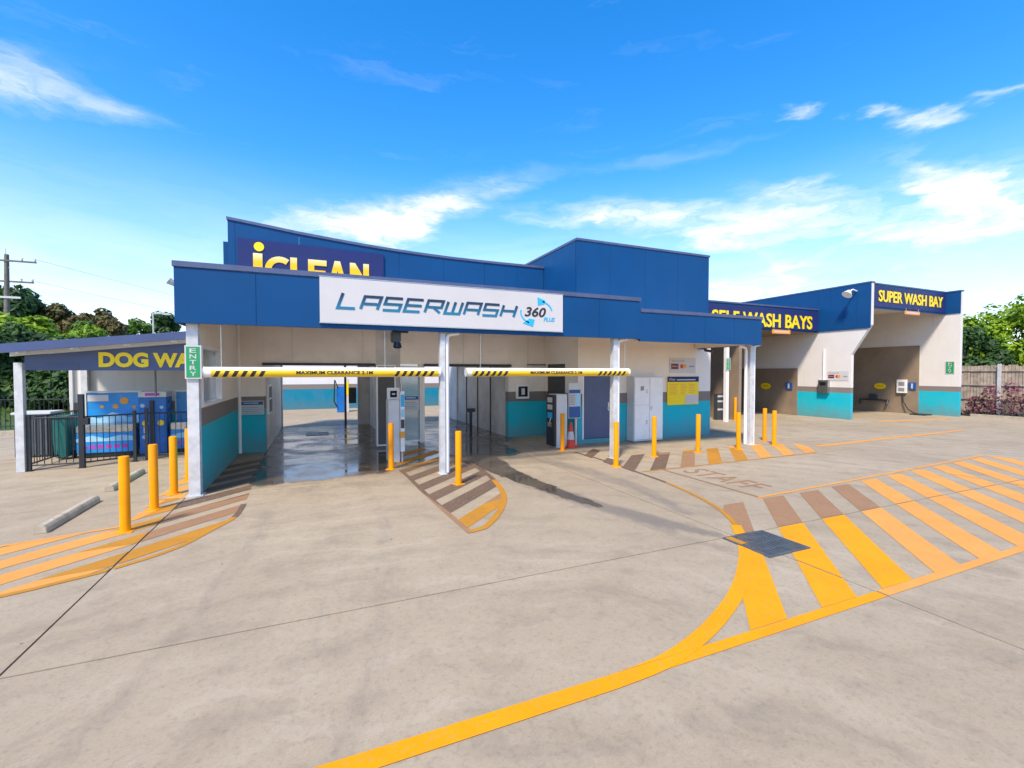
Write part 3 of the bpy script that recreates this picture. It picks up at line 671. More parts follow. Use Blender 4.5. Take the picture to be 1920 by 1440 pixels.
# canopy: fascia panels, flashing, soffit
def panels(x0, x1, n, y0, y1, z0, z1, name='fascia_panel', m=M_BLUE, g=0.0035):
    w = (x1 - x0) / n
    for i in range(n): part(box(x0 + i * w + g / 2, x0 + (i + 1) * w - g / 2, y0, y1, z0, z1), name, m, 0.003)
panels(-2.13, 7.27, 8, 9.02, 9.07, 2.91, 3.82)
panels(7.275, 11.53, 4, 9.04, 9.09, 2.86, 3.57)
part(box(-2.10, 7.25, 9.07, 9.16, 2.95, 3.80), 'fascia_backing', M_DARKBLUE)
part(box(7.28, 11.50, 9.092, 9.16, 2.90, 3.55), 'fascia_backing', M_DARKBLUE)
part(box(-2.15, 7.29, 9.00, 9.22, 3.825, 3.92), 'cap_flashing', M_CAP, 0.006)
part(box(7.295, 11.55, 9.02, 9.24, 3.575, 3.66), 'cap_flashing', M_CAP, 0.006)
for i in range(3): part(box(-2.13, -2.085, 9.09 + i * 1.55, 9.09 + i * 1.55 + 1.54, 2.91, 3.82), 'fascia_panel', M_BLUE)
part(box(-2.15, -2.05, 9.23, 13.7, 3.825, 3.92), 'cap_flashing', M_CAP)
part(box(11.512, 11.53, 9.11, 11.38, 2.86, 3.57), 'fascia_panel', M_BLUE); part(box(11.40, 11.510, 9.30, 11.38, 2.88, 3.33), 'canopy_beam', M_SOFFIT)
part(MB().box(-2.08, 7.20, 9.17, 11.6, 3.46, 3.56).box(-2.08, 7.20, 12.7, 13.45, 3.46, 3.56).box(-2.08, -1.0, 11.6, 12.7, 3.46, 3.56).box(6.2, 7.20, 11.6, 12.7, 3.46, 3.56), 'canopy_soffit', M_SOFFIT)
for i in range(6): part(box(-1.0 + i * 1.2 + .004, -1.0 + (i + 1) * 1.2 - .004, 11.605, 12.695, 3.50, 3.51), 'added_skylight_sheet', M_ADDED_SKYLIGHT)  # unseen strip added to brighten the wall and lanes below
part(box(7.21, 11.48, 9.17, 11.34, 3.34, 3.44), 'canopy_soffit', M_SOFFIT)
part(box(6.90, 7.15, 9.06, 9.30, 2.915, 3.45), 'gutter_end', M_PALEGREY)
for x in (0.3, 4.6): part(box(x, x + .12, 9.2, 13.4, 3.30, 3.455), 'canopy_beam', M_SOFFIT)
part(box(7.3, 11.4, 9.17, 9.29, 2.87, 2.98), 'canopy_beam', M_BEIGE)
# columns and downpipes
def column(x, y=9.19, w=0.16, dp=True, side=1):
    c = part(MB().box(x - w / 2, x + w / 2, y - .075, y - .065, 0, 3.3).box(x - w / 2, x + w / 2, y + .065, y + .075, 0, 3.3).box(x - .055, x + .055, y - .065, y + .065, 0, 3.3), 'column', M_STEEL, 0.003)
    box(x - w * .75, x + w * .75, y - .13, y + .13, 0, .015).build('base_plate', M_STEEL, c)
    if dp:
        px = x + side * (w / 2 + .05)
        part(MB().tube([(px, y, 0.02), (px, y, 2.78), (px + side * .02, y, 2.86), (px + side * .08, y, 2.89), (px + side * .26, y, 2.92)], 0.05, 10), 'downpipe', M_WHITE, smooth=True)
column(-1.92, 9.22, 0.17, False)
column(2.37, 9.19, 0.10); column(6.63, 9.19, 0.12)
column(11.53, 9.40, 0.17)
part(MB().tube([(11.36, 9.40, .02), (11.36, 9.40, 2.72), (11.33, 9.40, 2.80), (11.1, 9.40, 2.86)], .042, 8), 'downpipe', M_WHITE, smooth=True)
part(MB().tube([(-1.83, 13.44, .02), (-1.83, 13.44, 3.44)], .04, 8), 'downpipe', M_WHITE, smooth=True)
part(MB().tube([(4.72, 13.46, 2.36), (4.72, 13.46, 3.44)], .03, 8), 'conduit', M_WHITE, smooth=True)
# parapet carrying the big sign: curved top
PT = [(-2.02, 5.98), (-1.2, 5.89), (-0.4, 5.80), (0.4, 5.73), (1.2, 5.665), (2.0, 5.615), (2.8, 5.58), (3.8, 5.55), (5.0, 5.54), (6.85, 5.545)]
def topz(x):
    for i in range(len(PT) - 1):
        if PT[i][0] <= x <= PT[i + 1][0]: return PT[i][1] + (PT[i + 1][1] - PT[i][1]) * (x - PT[i][0]) / (PT[i + 1][0] - PT[i][0])
    return PT[-1][1] if x > 0 else PT[0][1]
edges = [-2.02, -1.86, -0.4, 0.9, 2.2, 3.5, 4.8, 5.9, 6.85]
for a, c in zip(edges[:-1], edges[1:]):
    xs = [a + .003] + [p[0] for p in PT if a + .01 < p[0] < c - .01] + [c - .003]
    part(MB().prism([(a + .003, 3.6), (c - .003, 3.6)] + [(x, topz(x) - .06) for x in reversed(xs)], 'y', 13.36, 13.44), 'fascia_panel', M_BLUE)
part(MB().prism([(p[0] + (-.02 if i == 0 else 0), p[1] - .058) for i, p in enumerate(PT)] + [(p[0] + (-.02 if i == 0 else 0), p[1] + .012) for i, p in reversed(list(enumerate(PT)))], 'y', 13.33, 13.62), 'cap_flashing', M_CAP)
part(box(-1.98, 6.85, 13.45, 13.6, 3.6, 5.45), 'parapet_wall', M_BLUE)
part(box(-2.14, -2.03, 13.5, 18.8, 3.6, 5.40), 'parapet_return', M_BLUE)
part(MB().box(-2.0, -0.7, 13.65, 19.4, 3.52, 3.62).box(0.9, 3.5, 13.65, 19.4, 3.52, 3.62).box(5.1, 6.9, 13.65, 19.4, 3.52, 3.62), 'roof_sheet', M_CAP)
# tower over the office
tw = [6.88, 8.02, 9.32, 10.62, 11.94]
for a, c in zip(tw[:-1], tw[1:]): part(box(a + .002, c - .002, 11.34, 11.39, 3.46, 5.88), 'tower_panel', M_BLUE, 0.002)
for i in range(3): part(box(6.87, 6.92, 11.40 + i * 1.3, 11.40 + (i + 1) * 1.3 - .006, 3.46, 5.88), 'tower_panel', M_BLUE, 0.002)
part(box(11.90, 11.95, 11.40, 15.3, 3.5, 5.88), 'tower_panel', M_BLUE)
part(box(6.92, 11.90, 11.395, 15.3, 3.46, 5.80), 'tower_core', M_DARKBLUE)
part(MB().box(6.855, 11.965, 11.32, 11.43, 5.885, 5.95).box(6.855, 6.95, 11.44, 15.3, 5.885, 5.95).box(11.87, 11.965, 11.44, 15.3, 5.885, 5.95), 'cap_flashing', M_CAP)
# office block under the tower
part(MB().box(6.97, 7.12, 11.40, 11.6, 0, 3.4).box(8.18, 12.12, 11.40, 11.6, 0, 3.4).box(7.12, 8.18, 11.40, 11.6, 2.04, 3.4).box(7.12, 8.18, 11.40, 11.6, 0, 0.13), 'wall', M_WALL)
part(box(6.97, 7.15, 11.6, 13.48, 0, 3.4), 'wall', M_WALL); part(box(11.95, 12.12, 11.6, 19.4, 0, 3.4), 'wall', M_SPLASH)
d = part(box(7.17, 8.13, 11.41, 11.47, 0.15, 1.99), 'door', M_DOOR, 0.004)
MB().box(8.02, 8.06, 11.395, 11.41, .95, 1.2).cyl((8.04, 11.41, 1.03), (8.04, 11.34, 1.03), .012).cyl((8.04, 11.345, 1.03), (7.92, 11.345, 1.03), .012).build('handle', M_ALU, d)
for z in (.35, 1.05, 1.75): box(8.12, 8.15, 11.39, 11.42, z, z + .1).build('hinge', M_ALU, d)
part(MB().box(7.12, 7.165, 11.385, 11.46, .13, 2.04).box(8.135, 8.18, 11.385, 11.46, .13, 2.04).box(7.165, 8.135, 11.385, 11.46, 1.995, 2.04), 'door_frame', M_WHITE)
part(box(6.955, 6.97, 12.15, 13.25, 1.36, 2.36), 'hatch_panel', M_CHAR)

# ================================================================== SIGNS ON THE MAIN BUILDING
s = thing('laserwash_sign', 'long white sign board with LASERWASH lettering on the canopy fascia', 'sign', (2.57, 9.0, 3.0))
box(0.06, 5.09, 8.975, 9.015, 3.01, 3.835).build('sign_board', M_SIGNWHITE, s, 0.003)
MB().box(0.05, 5.10, 8.97, 9.017, 2.995, 3.008).box(0.05, 5.10, 8.97, 9.017, 3.838, 3.85).build('sign_frame', M_ALU, s)
GL = {'L': [[(0, 1), (0, 0), (1, 0)]], 'A': [[(0, 0), (0, 1), (1, 1), (1, 0)], [(0.1, .42), (.9, .42)]], 'S': [[(1, 1), (0, 1), (0, .5), (1, .5), (1, 0), (0, 0)]],
      'E': [[(1, 1), (0, 1), (0, 0), (1, 0)], [(.08, .5), (1, .5)]], 'R': [[(0, 0), (0, 1), (1, 1), (1, .45), (.1, .45)], [(.5, .40), (1, 0)]],
      'W': [[(0, 1), (0, 0), (1, 0), (1, 1)], [(.5, .1), (.5, 1)]], 'H': [[(0, 0), (0, 1)], [(0.1, .5), (.9, .5)], [(1, 0), (1, 1)]]}
x = 0.36
for i, ch in enumerate('LASERWASH'):
    w = 0.30; h = 0.275 if i == 0 else 0.235; pol = []
    for st_ in GL[ch]: pol.append(strip([(px * w + py * h * 0.36, py * h) for px, py in st_], 0.052))
    g = MB()
    for n_, p_ in enumerate(pol): t_ = flat([p_], (x, 8.974, 3.285), 'front', 0.006 + n_ * .0015); g.add(t_.v, t_.f)
    g.build('letter', M_LASER, s); x += 0.402
split_letters(text('lettering', '360', M_TXTBLACK, s, (4.14, 8.974, 3.31), 'front', .52, .21, 0.02, 0.006, 0.25), 'numeral')
split_letters(text('lettering', 'PLUS', M_CYAN, s, (4.60, 8.972, 3.225), 'front', .28, .09, 0.02, 0.006, 0.25), 'letter')
def arc(cx, cy, rx, ry, a0, a1, w, n=12): return strip([(cx + rx * cos(rad(a0 + (a1 - a0) * i / n)), cy + ry * sin(rad(a0 + (a1 - a0) * i / n))) for i in range(n + 1)], w)
flat([arc(4.45, 3.42, .36, .25, 10, 70, .035), [(4.45, 3.74), (4.46, 3.56), (4.62, 3.60), (4.64, 3.68)]], (0, 8.974, 0), 'front', .006).build('arrow_emblem', M_CYAN, s)
flat([arc(4.45, 3.40, .40, .26, 170, 240, .03), [(4.10, 3.16), (4.26, 3.27), (4.38, 3.25), (4.34, 3.09)]], (0, 8.974, 0), 'front', .006).build('arrow_emblem', M_CYAN, s)
s = thing('iclean_sign', 'navy sign panel with half hidden iCLEAN lettering on the curved blue parapet', 'sign', (0, 13.3, 4.2))
MB().prism([(-1.80, 4.2), (1.76, 4.2), (1.76, 5.42), (-1.80, 5.48)], 'y', 13.30, 13.355).build('sign_board', M_NAVY, s)
flat([rect(-1.46, 4.40, -1.25, 5.13)], (0, 13.299, 0), 'front', .02).build('letter', M_ICLEAN, s)
flat([disc(-1.325, 5.30, .115)], (0, 13.299, 0), 'front', .02).build('letter', M_SIGNY, s)
flat([arc(-0.85, 4.76, .27, .26, 50, 310, .15, 18)], (0, 13.299, 0), 'front', .02).build('letter', M_ICLEAN, s)
flat([strip([(-0.53, 5.10), (-0.53, 4.48), (-0.24, 4.48)], .16)], (0, 13.299, 0), 'front', .02).build('letter', M_ICLEAN, s)
flat([strip([(0.27, 5.02), (-0.11, 5.02), (-0.11, 4.48), (0.27, 4.48)], .15), rect(-.03, 4.69, .24, 4.82)], (0, 13.299, 0), 'front', .02).build('letter', M_ICLEAN, s)
flat([[(0.30, 4.40), (0.47, 5.11), (0.61, 5.11), (0.80, 4.40), (0.64, 4.40), (0.54, 4.86), (0.46, 4.40)]], (0, 13.299, 0), 'front', .02).build('letter', M_ICLEAN, s)
flat([[(0.86, 4.40), (0.86, 5.10), (1.0, 5.10), (1.21, 4.74), (1.21, 5.10), (1.36, 5.10), (1.36, 4.40), (1.22, 4.40), (1.01, 4.76), (1.01, 4.40)]], (0, 13.299, 0), 'front', .02).build('letter', M_ICLEAN, s)

def entry_sign(o, facing, w, h, label, word, tw_=0.4, grp='green direction signs'):
    s = thing('entry_sign', label, 'sign', o, grp); F = facing
    flat([rect(0, 0, w, h)], o, F, .012).build('sign_border', M_SIGNWHITE, s)
    flat([rect(w * .09, h * .04, w * .91, h * .96)], o, F, .004, .012).build('sign_plate', M_GREENSIGN, s)
    n = len(word); ch = h * .86 / n; X, Y = (Vector(q) for q in FX[F]); Z = X.cross(Y)
    for i, c in enumerate(word):
        oo = Vector(o) + X * (w * (.5 - tw_ / 2)) + Y * (h * .07 + (n - 1 - i) * ch + ch * .12) + Z * .0165
        text('letter', c, M_SIGNWHITE, s, tuple(oo), F, w * tw_, ch * .74, .01, .002)
    return s
entry_sign((-2.02, 9.12, 1.99), 'front', .235, .56, 'green ENTRY sign with white border on the front left canopy column', 'ENTRY')

def bar(x0, x1, y, label, hang):
    s = thing('clearance_bar', label, 'clearance bar', ((x0 + x1) / 2, y, 2.1), 'yellow clearance bars')
    MB().cyl((x0, y, 2.10), (x1, y, 2.10), .092, 20).build('tube', M_WHITE, s, smooth=True)
    MB().cyl((x0 - .015, y, 2.10), (x0, y, 2.10), .098, 20).cyl((x1, y, 2.10), (x1 + .015, y, 2.10), .098, 20).build('end_cap', M_PALEGREY, s, smooth=True)
    L = x1 - x0
    def wrap(pts, a0, a1, r, m, nm):      # label wrapped round the tube; pts = list of (u, v) polygons, v in 0..1 over the angle
        g = MB()
        for poly in pts:
            n = 5; (ul, ur, sk) = poly; vs = []
            for i in range(n + 1):
                a = rad(a0 + (a1 - a0) * i / n); z = 2.10 + r * sin(a); yy = y - r * cos(a)
                vs += [(ul + sk * i / n, yy, z), (ur + sk * i / n, yy, z)]
            g.add(vs, [(2 * i, 2 * i + 1, 2 * i + 3, 2 * i + 2) for i in range(n)])
        return g.build(nm, m, s, smooth=True)
    wrap([(x0 + .10, x1 - .04, 0)], -62, 22, .0935, M_TUBEY, 'yellow_label')
    st_ = [x0 + .12 + i * .135 for i in range(6)] + [x1 - .92 + i * .135 for i in range(6)]
    for u in st_: wrap([(u, u + .065, .06)], -56, 16, .0945, M_TXTBLACK, 'hazard_stripe')
    text('lettering', 'MAXIMUM CLEARANCE 2.1M', M_TXTBLACK, s, ((x0 + x1) / 2 - .62, y - .0955, 2.062), 'front', 1.32, .064, .03, .002)
    for u in hang: MB().cyl((u, y, 2.19), (u, y, 3.35), .006, 6).build('hanging_wire', M_ALU, s)
bar(-1.74, 2.30, 9.12, 'yellow and white maximum clearance bar over the left wash lane', (-1.5, 1.22))
bar(2.87, 6.99, 9.12, 'yellow and white maximum clearance bar over the right wash lane', (3.18, 6.9))

s = thing('speaker', 'dark bracket mounted loudspeaker hanging under the canopy fascia', 'speaker', (1.55, 9.4, 2.9))
MB().box(1.40, 1.72, 9.36, 9.44, 2.90, 2.99).cyl((1.5, 9.4, 2.75), (1.5, 9.4, 2.95), .03).build('bracket', M_CHAR, s)
MB().box(1.38, 1.56, 9.28, 9.5, 2.70, 2.92).build('housing', M_CHAR, s, .02); MB().lathe((1.50, 9.38, 2.58), [(.05, 0), (.09, .03), (.07, .12)], 14).build('lens', M_SCREEN, s, smooth=True)
s = thing('security_camera', 'small dark camera under the fascia at the office corner', 'camera', (11.6, 10.9, 2.95))
MB().cyl((11.62, 11.38, 2.88), (11.62, 11.1, 2.84), .02).build('arm', M_CHAR, s); MB().cyl((11.62, 11.16, 2.82), (11.62, 10.86, 2.76), .045).build('housing', M_CHAR, s); MB().box(11.55, 11.69, 11.37, 11.40, 2.8, 2.96).build('mount', M_PALEGREY, s)
s = thing('floodlight', 'small grey floodlight on the left end of the canopy fascia', 'floodlight', (-2.2, 9.3, 3.6))
MB().tube([(-2.13, 9.3, 3.56), (-2.2, 9.3, 3.58)], .02).build('arm', M_STEEL, s); MB().cyl((-2.17, 9.3, 3.57), (-2.26, 9.28, 3.63), .035, 14, .06).build('lamp_head', M_STEEL, s, smooth=True)

# info plate, screens, boards near the bays
def infoboard(o, w, h, label, name='info_board'):
    s = thing(name, label, 'info board', o)
    flat([rect(0, 0, w, h)], o, 'front', .015).build('board', M_SIGNWHITE, s)
    flat([rect(.02, h * .70, w - .02, h - .02)], o, 'front', .003, .015).build('header', M_INFOBLUE, s)
    flat([rect(w * .2, h * .80, w * .78, h * .87)], o, 'front', .002, .018).build('header_print', M_PALEBLUE, s)
    for i in range(4): flat([rect(w * .1, h * (.10 + i * .13), w * (.9 - .13 * (i % 2)), h * (.14 + i * .13))], o, 'front', .002, .015).build('print_line', M_GREYTXT if i % 2 else M_CYAN, s)
    return s
infoboard((-1.86, 13.49, 1.0), .58, .36, 'white info board with blue header on the teal wall left of the first bay')
infoboard((2.29, 13.43, 1.0), .48, .42, 'white info board with blue header fixed to the clear splash screen')
def square_screen(x, y, z, w, label, post=None):
    s = thing('display_screen', label, 'screen', (x, y, z), 'square lane displays')
    MB().box(x, x + w, y - .08, y, z, z + w).build('housing', M_WHITE, s, .012)
    box(x + .07, x + w - .07, y - .086, y - .08, z + .07, z + w - .07).build('screen', M_SCREEN, s)
    box(x + w * .38, x + w * .64, y - .089, y - .086, z + .13, z + w - .13).build('arrow_symbol', M_PALEGREY, s)
    if post: MB().box(x + w / 2 - .03, x + w / 2 + .03, y - .06, y - .01, 0, z).build('post', M_STEEL, s)
square_screen(5.90, 13.49, 1.24, .47, 'square white framed display on the wall right of the second bay')
square_screen(1.56, 11.4, 1.42, .30, 'square white framed display on a post behind the left payment kiosk', True)

k = thing('payment_kiosk', 'pale grey payment kiosk with blue screen beside the centre lane island', 'payment kiosk', (1.68, 10.8, 0), 'payment kiosks')
box(1.50, 1.76, 10.72, 11.1, 0, 1.46).build('cabinet', M_PALEGREY, k, .01); box(1.77, 1.87, 10.70, 10.9, .25, 1.66).build('side_panel', M_WHITE, k, .008)
box(1.78, 1.86, 10.69, 10.70, 1.30, 1.58).build('screen', M_CYAN, k); box(1.78, 1.86, 10.685, 10.70, .80, 1.0).build('card_reader', M_CHAR, k); box(1.78, 1.86, 10.685, 10.70, 1.06, 1.24).build('instruction_plate', M_PALEBLUE, k)
MB().cyl((1.82, 10.8, 0), (1.82, 10.8, .25), .03).build('foot', M_STEEL, k); box(1.76, 1.86, 10.66, 10.70, .58, .72).build('receipt_tray', M_AMBER, k)
k = thing('payment_kiosk', 'grey and black payment kiosk next to the orange traffic cone', 'payment kiosk', (6.2, 11.1, 0), 'payment kiosks')
box(6.06, 6.40, 11.02, 11.5, 0, 1.49).build('cabinet', M_PALEGREY, k, .012); box(5.98, 6.06, 11.03, 11.48, .05, 1.47).build('front_panel', M_BLACK, k, .006)
for z0, z1, m in ((1.26, 1.40, M_SIGNWHITE), (1.06, 1.20, M_SIGNWHITE), (.82, .98, M_CYAN)): box(5.972, 5.98, 11.12, 11.40, z0, z1).build('screen' if m is M_CYAN else 'instruction_plate', m, k)
MB().tube([(5.97, 11.2, .82), (5.94, 11.2, .7), (5.97, 11.22, .6)], .012).build('hose_loop', M_ALU, k); box(5.955, 5.98, 11.16, 11.36, .58, .70).build('receipt_tray', M_INOX, k)
s = thing('info_board', 'tall blue and white price board beside the slate blue office door', 'info board', (6.78, 11.3, 0))
MB().box(6.83, 6.89, 11.3, 11.36, 0, 1.8).build('post', M_PALEGREY, s)
box(6.57, 6.97, 11.24, 11.29, .78, 1.80).build('board', M_PALEGREY, s, .006)
box(6.585, 6.955, 11.235, 11.24, 1.50, 1.60).build('header', M_INFOBLUE, s); box(6.585, 6.79, 11.235, 11.24, 1.14, 1.49).build('print_area', M_SIGNWHITE, s); box(6.80, 6.955, 11.235, 11.24, 1.14, 1.49).build('print_area', M_PALEBLUE, s)
box(6.585, 6.955, 11.235, 11.24, .80, 1.12).build('lower_panel', M_INFOBLUE, s)
for i in range(5): box(6.60, 6.775, 11.232, 11.235, 1.18 + i * .06, 1.20 + i * .06).build('print_line', M_GREYTXT, s)
k = thing('meter_cabinet', 'tall white double door meter cabinet against the office front', 'cabinet', (9.2, 11.1, 0))
box(8.70, 9.80, 11.05, 11.39, .02, 1.97).build('body', M_PALEGREY, k, .006)
for i, (a, c, z0, z1) in enumerate(((8.72, 9.27, 1.12, 1.94), (8.72, 9.27, .08, 1.105), (9.285, 9.78, .08, 1.94))):
    dd = box(a, c, 11.03, 11.05, z0, z1).build('door', M_WHITE, k, .004)
    MB().box(c - .12 if i < 2 else a + .03, c - .08 if i < 2 else a + .07, 11.015, 11.03, (z0 + z1) / 2 - .06, (z0 + z1) / 2 + .06).build('latch', M_ALU, dd)
box(8.93, 9.05, 11.022, 11.03, 1.55, 1.68).build('warning_label', M_GREYTXT, k)
s = thing('price_board', 'yellow wash menu board with navy header on the office wall', 'menu board', (10.9, 11.38, 1.5))
box(10.26, 11.57, 11.365, 11.395, 1.05, 1.96).build('board', M_SIGNY, s, .004)
box(10.26, 11.57, 11.36, 11.365, 1.79, 1.96).build('header', M_NAVY, s)
box(11.00, 11.54, 11.36, 11.365, 1.08, 1.37).build('white_box', M_SIGNWHITE, s)
text('lettering', 'iClean', M_SIGNWHITE, s, (10.32, 11.36, 1.84), 'front', .25, .07, .01, .002)
box(10.64, 11.42, 11.357, 11.36, 1.84, 1.87).build('header_print', M_PALEGREY, s)
for i in range(7):
    for a, c in ((10.34, 10.72), (10.80, 11.06), (11.14, 11.46)):
        z = 1.70 - i * .052
        if z < 1.40 and a > 11: continue
        box(a, c - random.uniform(0, .1), 11.362, 11.365, z, z + .016).build('print_line', M_AMBER, s)
def cards_sign(o, facing, w, h, label):
    s = thing('card_logo_sign', label, 'sign', o, 'card payment signs')
    flat([rect(0, 0, w, h)], o, facing, .01).build('board', M_SIGNWHITE, s)
    X, Y = (Vector(q) for q in FX[facing]); Z = X.cross(Y)
    text('lettering', 'WE ACCEPT', M_GREYTXT, s, tuple(Vector(o) + X * .06 * w + Y * .72 * h + Z * .011), facing, w * .5, h * .14, 0, .002)
    flat([rect(w * .05, h * .25, w * .33, h * .62)], o, facing, .003, .01).build('card_emblem', M_MAROON, s)
    text('lettering', 'eftpos', M_SIGNWHITE, s, tuple(Vector(o) + X * .08 * w + Y * .38 * h + Z * .0135), facing, w * .22, h * .12, 0, .002)
    flat([disc(w * .46, h * .44, h * .15)], o, facing, .003, .01).build('card_emblem', M_RED, s)
    flat([disc(w * .56, h * .44, h * .15)], o, facing, .003, .0135).build('card_emblem', M_AMBER, s)
    text('lettering', 'VISA', M_INFOBLUE, s, tuple(Vector(o) + X * .74 * w + Y * .38 * h + Z * .011), facing, w * .2, h * .12, .01, .002, .2)
    return s
cards_sign((10.36, 11.39, 2.08), 'front', 1.08, .48, 'white card payment sign above the yellow menu board')

# sensor post in second bay, floor grate in first bay
s = thing('sensor_post', 'short black sensor post on the wet floor of the right bay', 'sensor post', (4.62, 14.2, 0))
MB().cyl((4.62, 14.2, 0), (4.62, 14.2, .82), .045).build('post', M_BLACK, s); box(4.50, 4.74, 14.1, 14.28, .80, .92).build('sensor_head', M_BLACK, s, .01)
def grate(x0, x1, y0, y1, n, label, z=.006, m=M_GRATE):
    s = thing('drain_grate', label, 'drain', ((x0 + x1) / 2, (y0 + y1) / 2, 0), 'floor drains')
    box(x0, x1, y0, y1, 0.0015, .003).build('drain_pit', M_BLACK, s)
    w = .03
    MB().box(x0, x1, y0, y0 + w, .003, z + .006).box(x0, x1, y1 - w, y1, .003, z + .006).box(x0, x0 + w, y0 + w, y1 - w, .003, z + .006).box(x1 - w, x1, y0 + w, y1 - w, .003, z + .006).build('frame', m, s)
    for i in range(n):
        xx = x0 + w + (x1 - x0 - 2 * w) * (i + .5) / n; box(xx - .0125, xx + .0125, y0 + w, y1 - w, .003, z + .004).build('grate_bar', m, s)
    return s
g_ = grate(4.68, 5.38, 3.53, 4.18, 13, 'square cast iron drain grate crossed by the yellow curve', .012)
MB().box(4.70, 4.80, 3.92, 4.16, .0185, .0195).build('paint_patch', P_GOLD, g_)
for y_ in (3.70, 3.86, 4.02): box(4.71, 5.35, y_ - .008, y_ + .008, .014, .0178).build('cross_bar', M_GRATE, g_)
grate(-.35, .35, 16.4, 17.2, 7, 'dark rectangular floor drain inside the left wash bay')

# ================================================================== BOLLARDS, WHEEL STOPS, CONE
def bollard(x, y, label):
    s = thing('bollard', label, 'bollard', (x, y, 0), 'yellow safety bollards')
    MB().lathe((x, y, 0), [(.058, 0), (.058, .985), (.055, .996), (.047, 1.0)], 20).build('post', M_YELLOW, s, smooth=True)
    MB().box(x - .09, x + .09, y - .09, y + .09, 0.001, .012).build('base_plate', M_YELLOW, s)
    return s
bl = None
for x, y, lab in ((-2.34, 7.47, 'nearest yellow bollard at the outer end of the left row beside the wheel stop'), (-2.31, 8.52, 'second yellow bollard from the front in the left row'),
    (-2.28, 9.45, 'third yellow bollard of the left row just left of the entry column'), (-2.32, 10.6, 'farthest yellow bollard of the left row half behind the entry column'),
    (1.46, 10.05, 'yellow bollard standing in front of the left payment kiosk'), (2.42, 8.19, 'yellow bollard on the striped island just right of the centre column'),
    (6.02, 10.62, 'yellow bollard between the black payment kiosk and the traffic cone'), (6.10, 8.35, 'yellow bollard in front of the canopy column by the office door'),
    (7.70, 8.98, 'yellow bollard in front of the white meter cabinet'), (9.17, 9.01, 'yellow bollard in front of the teal wall below the yellow menu board'),
    (10.57, 8.95, 'yellow bollard on the stripes left of the end canopy column'), (16.79, 14.41, 'far yellow bollard at the mouth of the brown self wash bay'),
    (12.55, 9.70, 'rear yellow bollard of the pair right of the end column'), (12.05, 9.01, 'front yellow bollard of the pair right of the end column')):
    if bl is None: bl = bollard(x, y, lab)
    else: dup(bl, (x, y, 0), lab)
def wheelstop(x, y0, y1, label):
    s = thing('wheel_stop', label, 'wheel stop', (x, (y0 + y1) / 2, 0), 'concrete wheel stops')
    MB().prism([(x - .075, 0), (x + .075, 0), (x + .065, .07), (x + .04, .10), (x - .04, .10), (x - .065, .07)], 'y', y0, y1).build('block', M_KERB, s, .006)
    for y in (y0 + .3, y1 - .3): MB().cyl((x, y, .098), (x, y, .104), .02, 10).build('fixing_bolt', M_STEEL, s)
wheelstop(-3.33, 7.80, 9.40, 'nearer weathered concrete wheel stop in the dog wash parking space')
wheelstop(-3.38, 10.1, 11.70, 'farther concrete wheel stop by the dog wash fence')
c_ = thing('traffic_cone', 'orange traffic cone with white band beside the grey payment kiosk', 'traffic cone', (6.50, 11.0, 0))
MB().box(6.33, 6.67, 10.83, 11.17, 0.001, .03).build('base', M_CONE, c_, .01)
MB().lathe((6.50, 11.0, .03), [(.135, 0), (.105, .20)], 20).build('lower_cone', M_CONE, c_, smooth=True)
MB().lathe((6.50, 11.0, .23), [(.106, 0), (.071, .22)], 20).build('reflective_band', M_SIGNWHITE, c_, smooth=True)
MB().lathe((6.50, 11.0, .45), [(.071, 0), (.035, .23), (.028, .25)], 20).build('upper_cone', M_CONE, c_, smooth=True)

# ================================================================== SELF-SERVE BAYS AND SUPER WASH BAY
Q = thing('wash_bay_building', 'blue topped building with open brown walled self wash bays on the right', 'building', (20, 15, 0))
M_WALL2 = banded('banded_bay_paint', 1.17, 1.42, (0.72, 0.67, 0.62), 0.6)
for i in range(8):
    a = 12.13 + i * 1.19; part(box(a + .004, a + 1.186, 13.98, 14.03, 3.95, 4.98), 'fascia_panel', M_BLUE, .002, Q)
part(box(12.13, 21.6, 13.95, 14.12, 4.985, 5.05), 'cap_flashing', M_CAP, 0, Q)
part(box(12.13, 21.58, 14.035, 20, 3.96, 4.06), 'bay_soffit', M_SPLASH, 0, Q)
part(box(12.13, 21.58, 14.125, 20, 4.90, 4.97), 'roof_sheet', M_CAP, 0, Q)
part(box(12.13, 21.58, 20, 20.2, 0, 4.9), 'rear_wall', M_SPLASH, 0, Q)
part(box(16.86, 17.02, 14.3, 19.98, 0, 3.95), 'divider_wall', M_SPLASH, 0, Q)
part(MB().box(15.84, 15.99, 14.05, 14.2, 0, 3.95), 'bay_post', M_WHITE, .005, Q)
part(MB().cyl((15.5, 14.9, .3), (15.5, 14.9, 2.1), .035), 'conduit', M_PALEGREY, 0, Q)
# left side wall of the super bay (outline in y, z), with the cut-back front edge
part(MB().prism([(12.55, 0), (20, 0), (20, 5.9), (11.80, 5.9), (11.80, 4.12), (12.55, 2.88)], 'x', 21.62, 21.80), 'side_wall', M_WALL2, 0, Q)
part(MB().prism([(14.95, .01), (20, .01), (20, 2.29), (14.95, 2.29)], 'x', 21.585, 21.62), 'splash_panel', M_SPLASH, .004, Q)
for i in range(4): part(box(21.575, 21.618, 11.80 + i * .55, 11.80 + i * .55 + .546, 3.98, 5.9), 'fascia_panel', M_BLUE, .002, Q)
part(box(21.575, 21.618, 14.0, 20, 5.06, 5.9), 'fascia_panel', M_BLUE, .002, Q)
part(box(21.56, 21.84, 11.78, 20, 5.905, 5.96), 'cap_flashing', M_CAP, 0, Q)
part(box(27.80, 28.0, 11.40, 20, 0, 5.9), 'side_wall', M_WALL2, 0, Q)
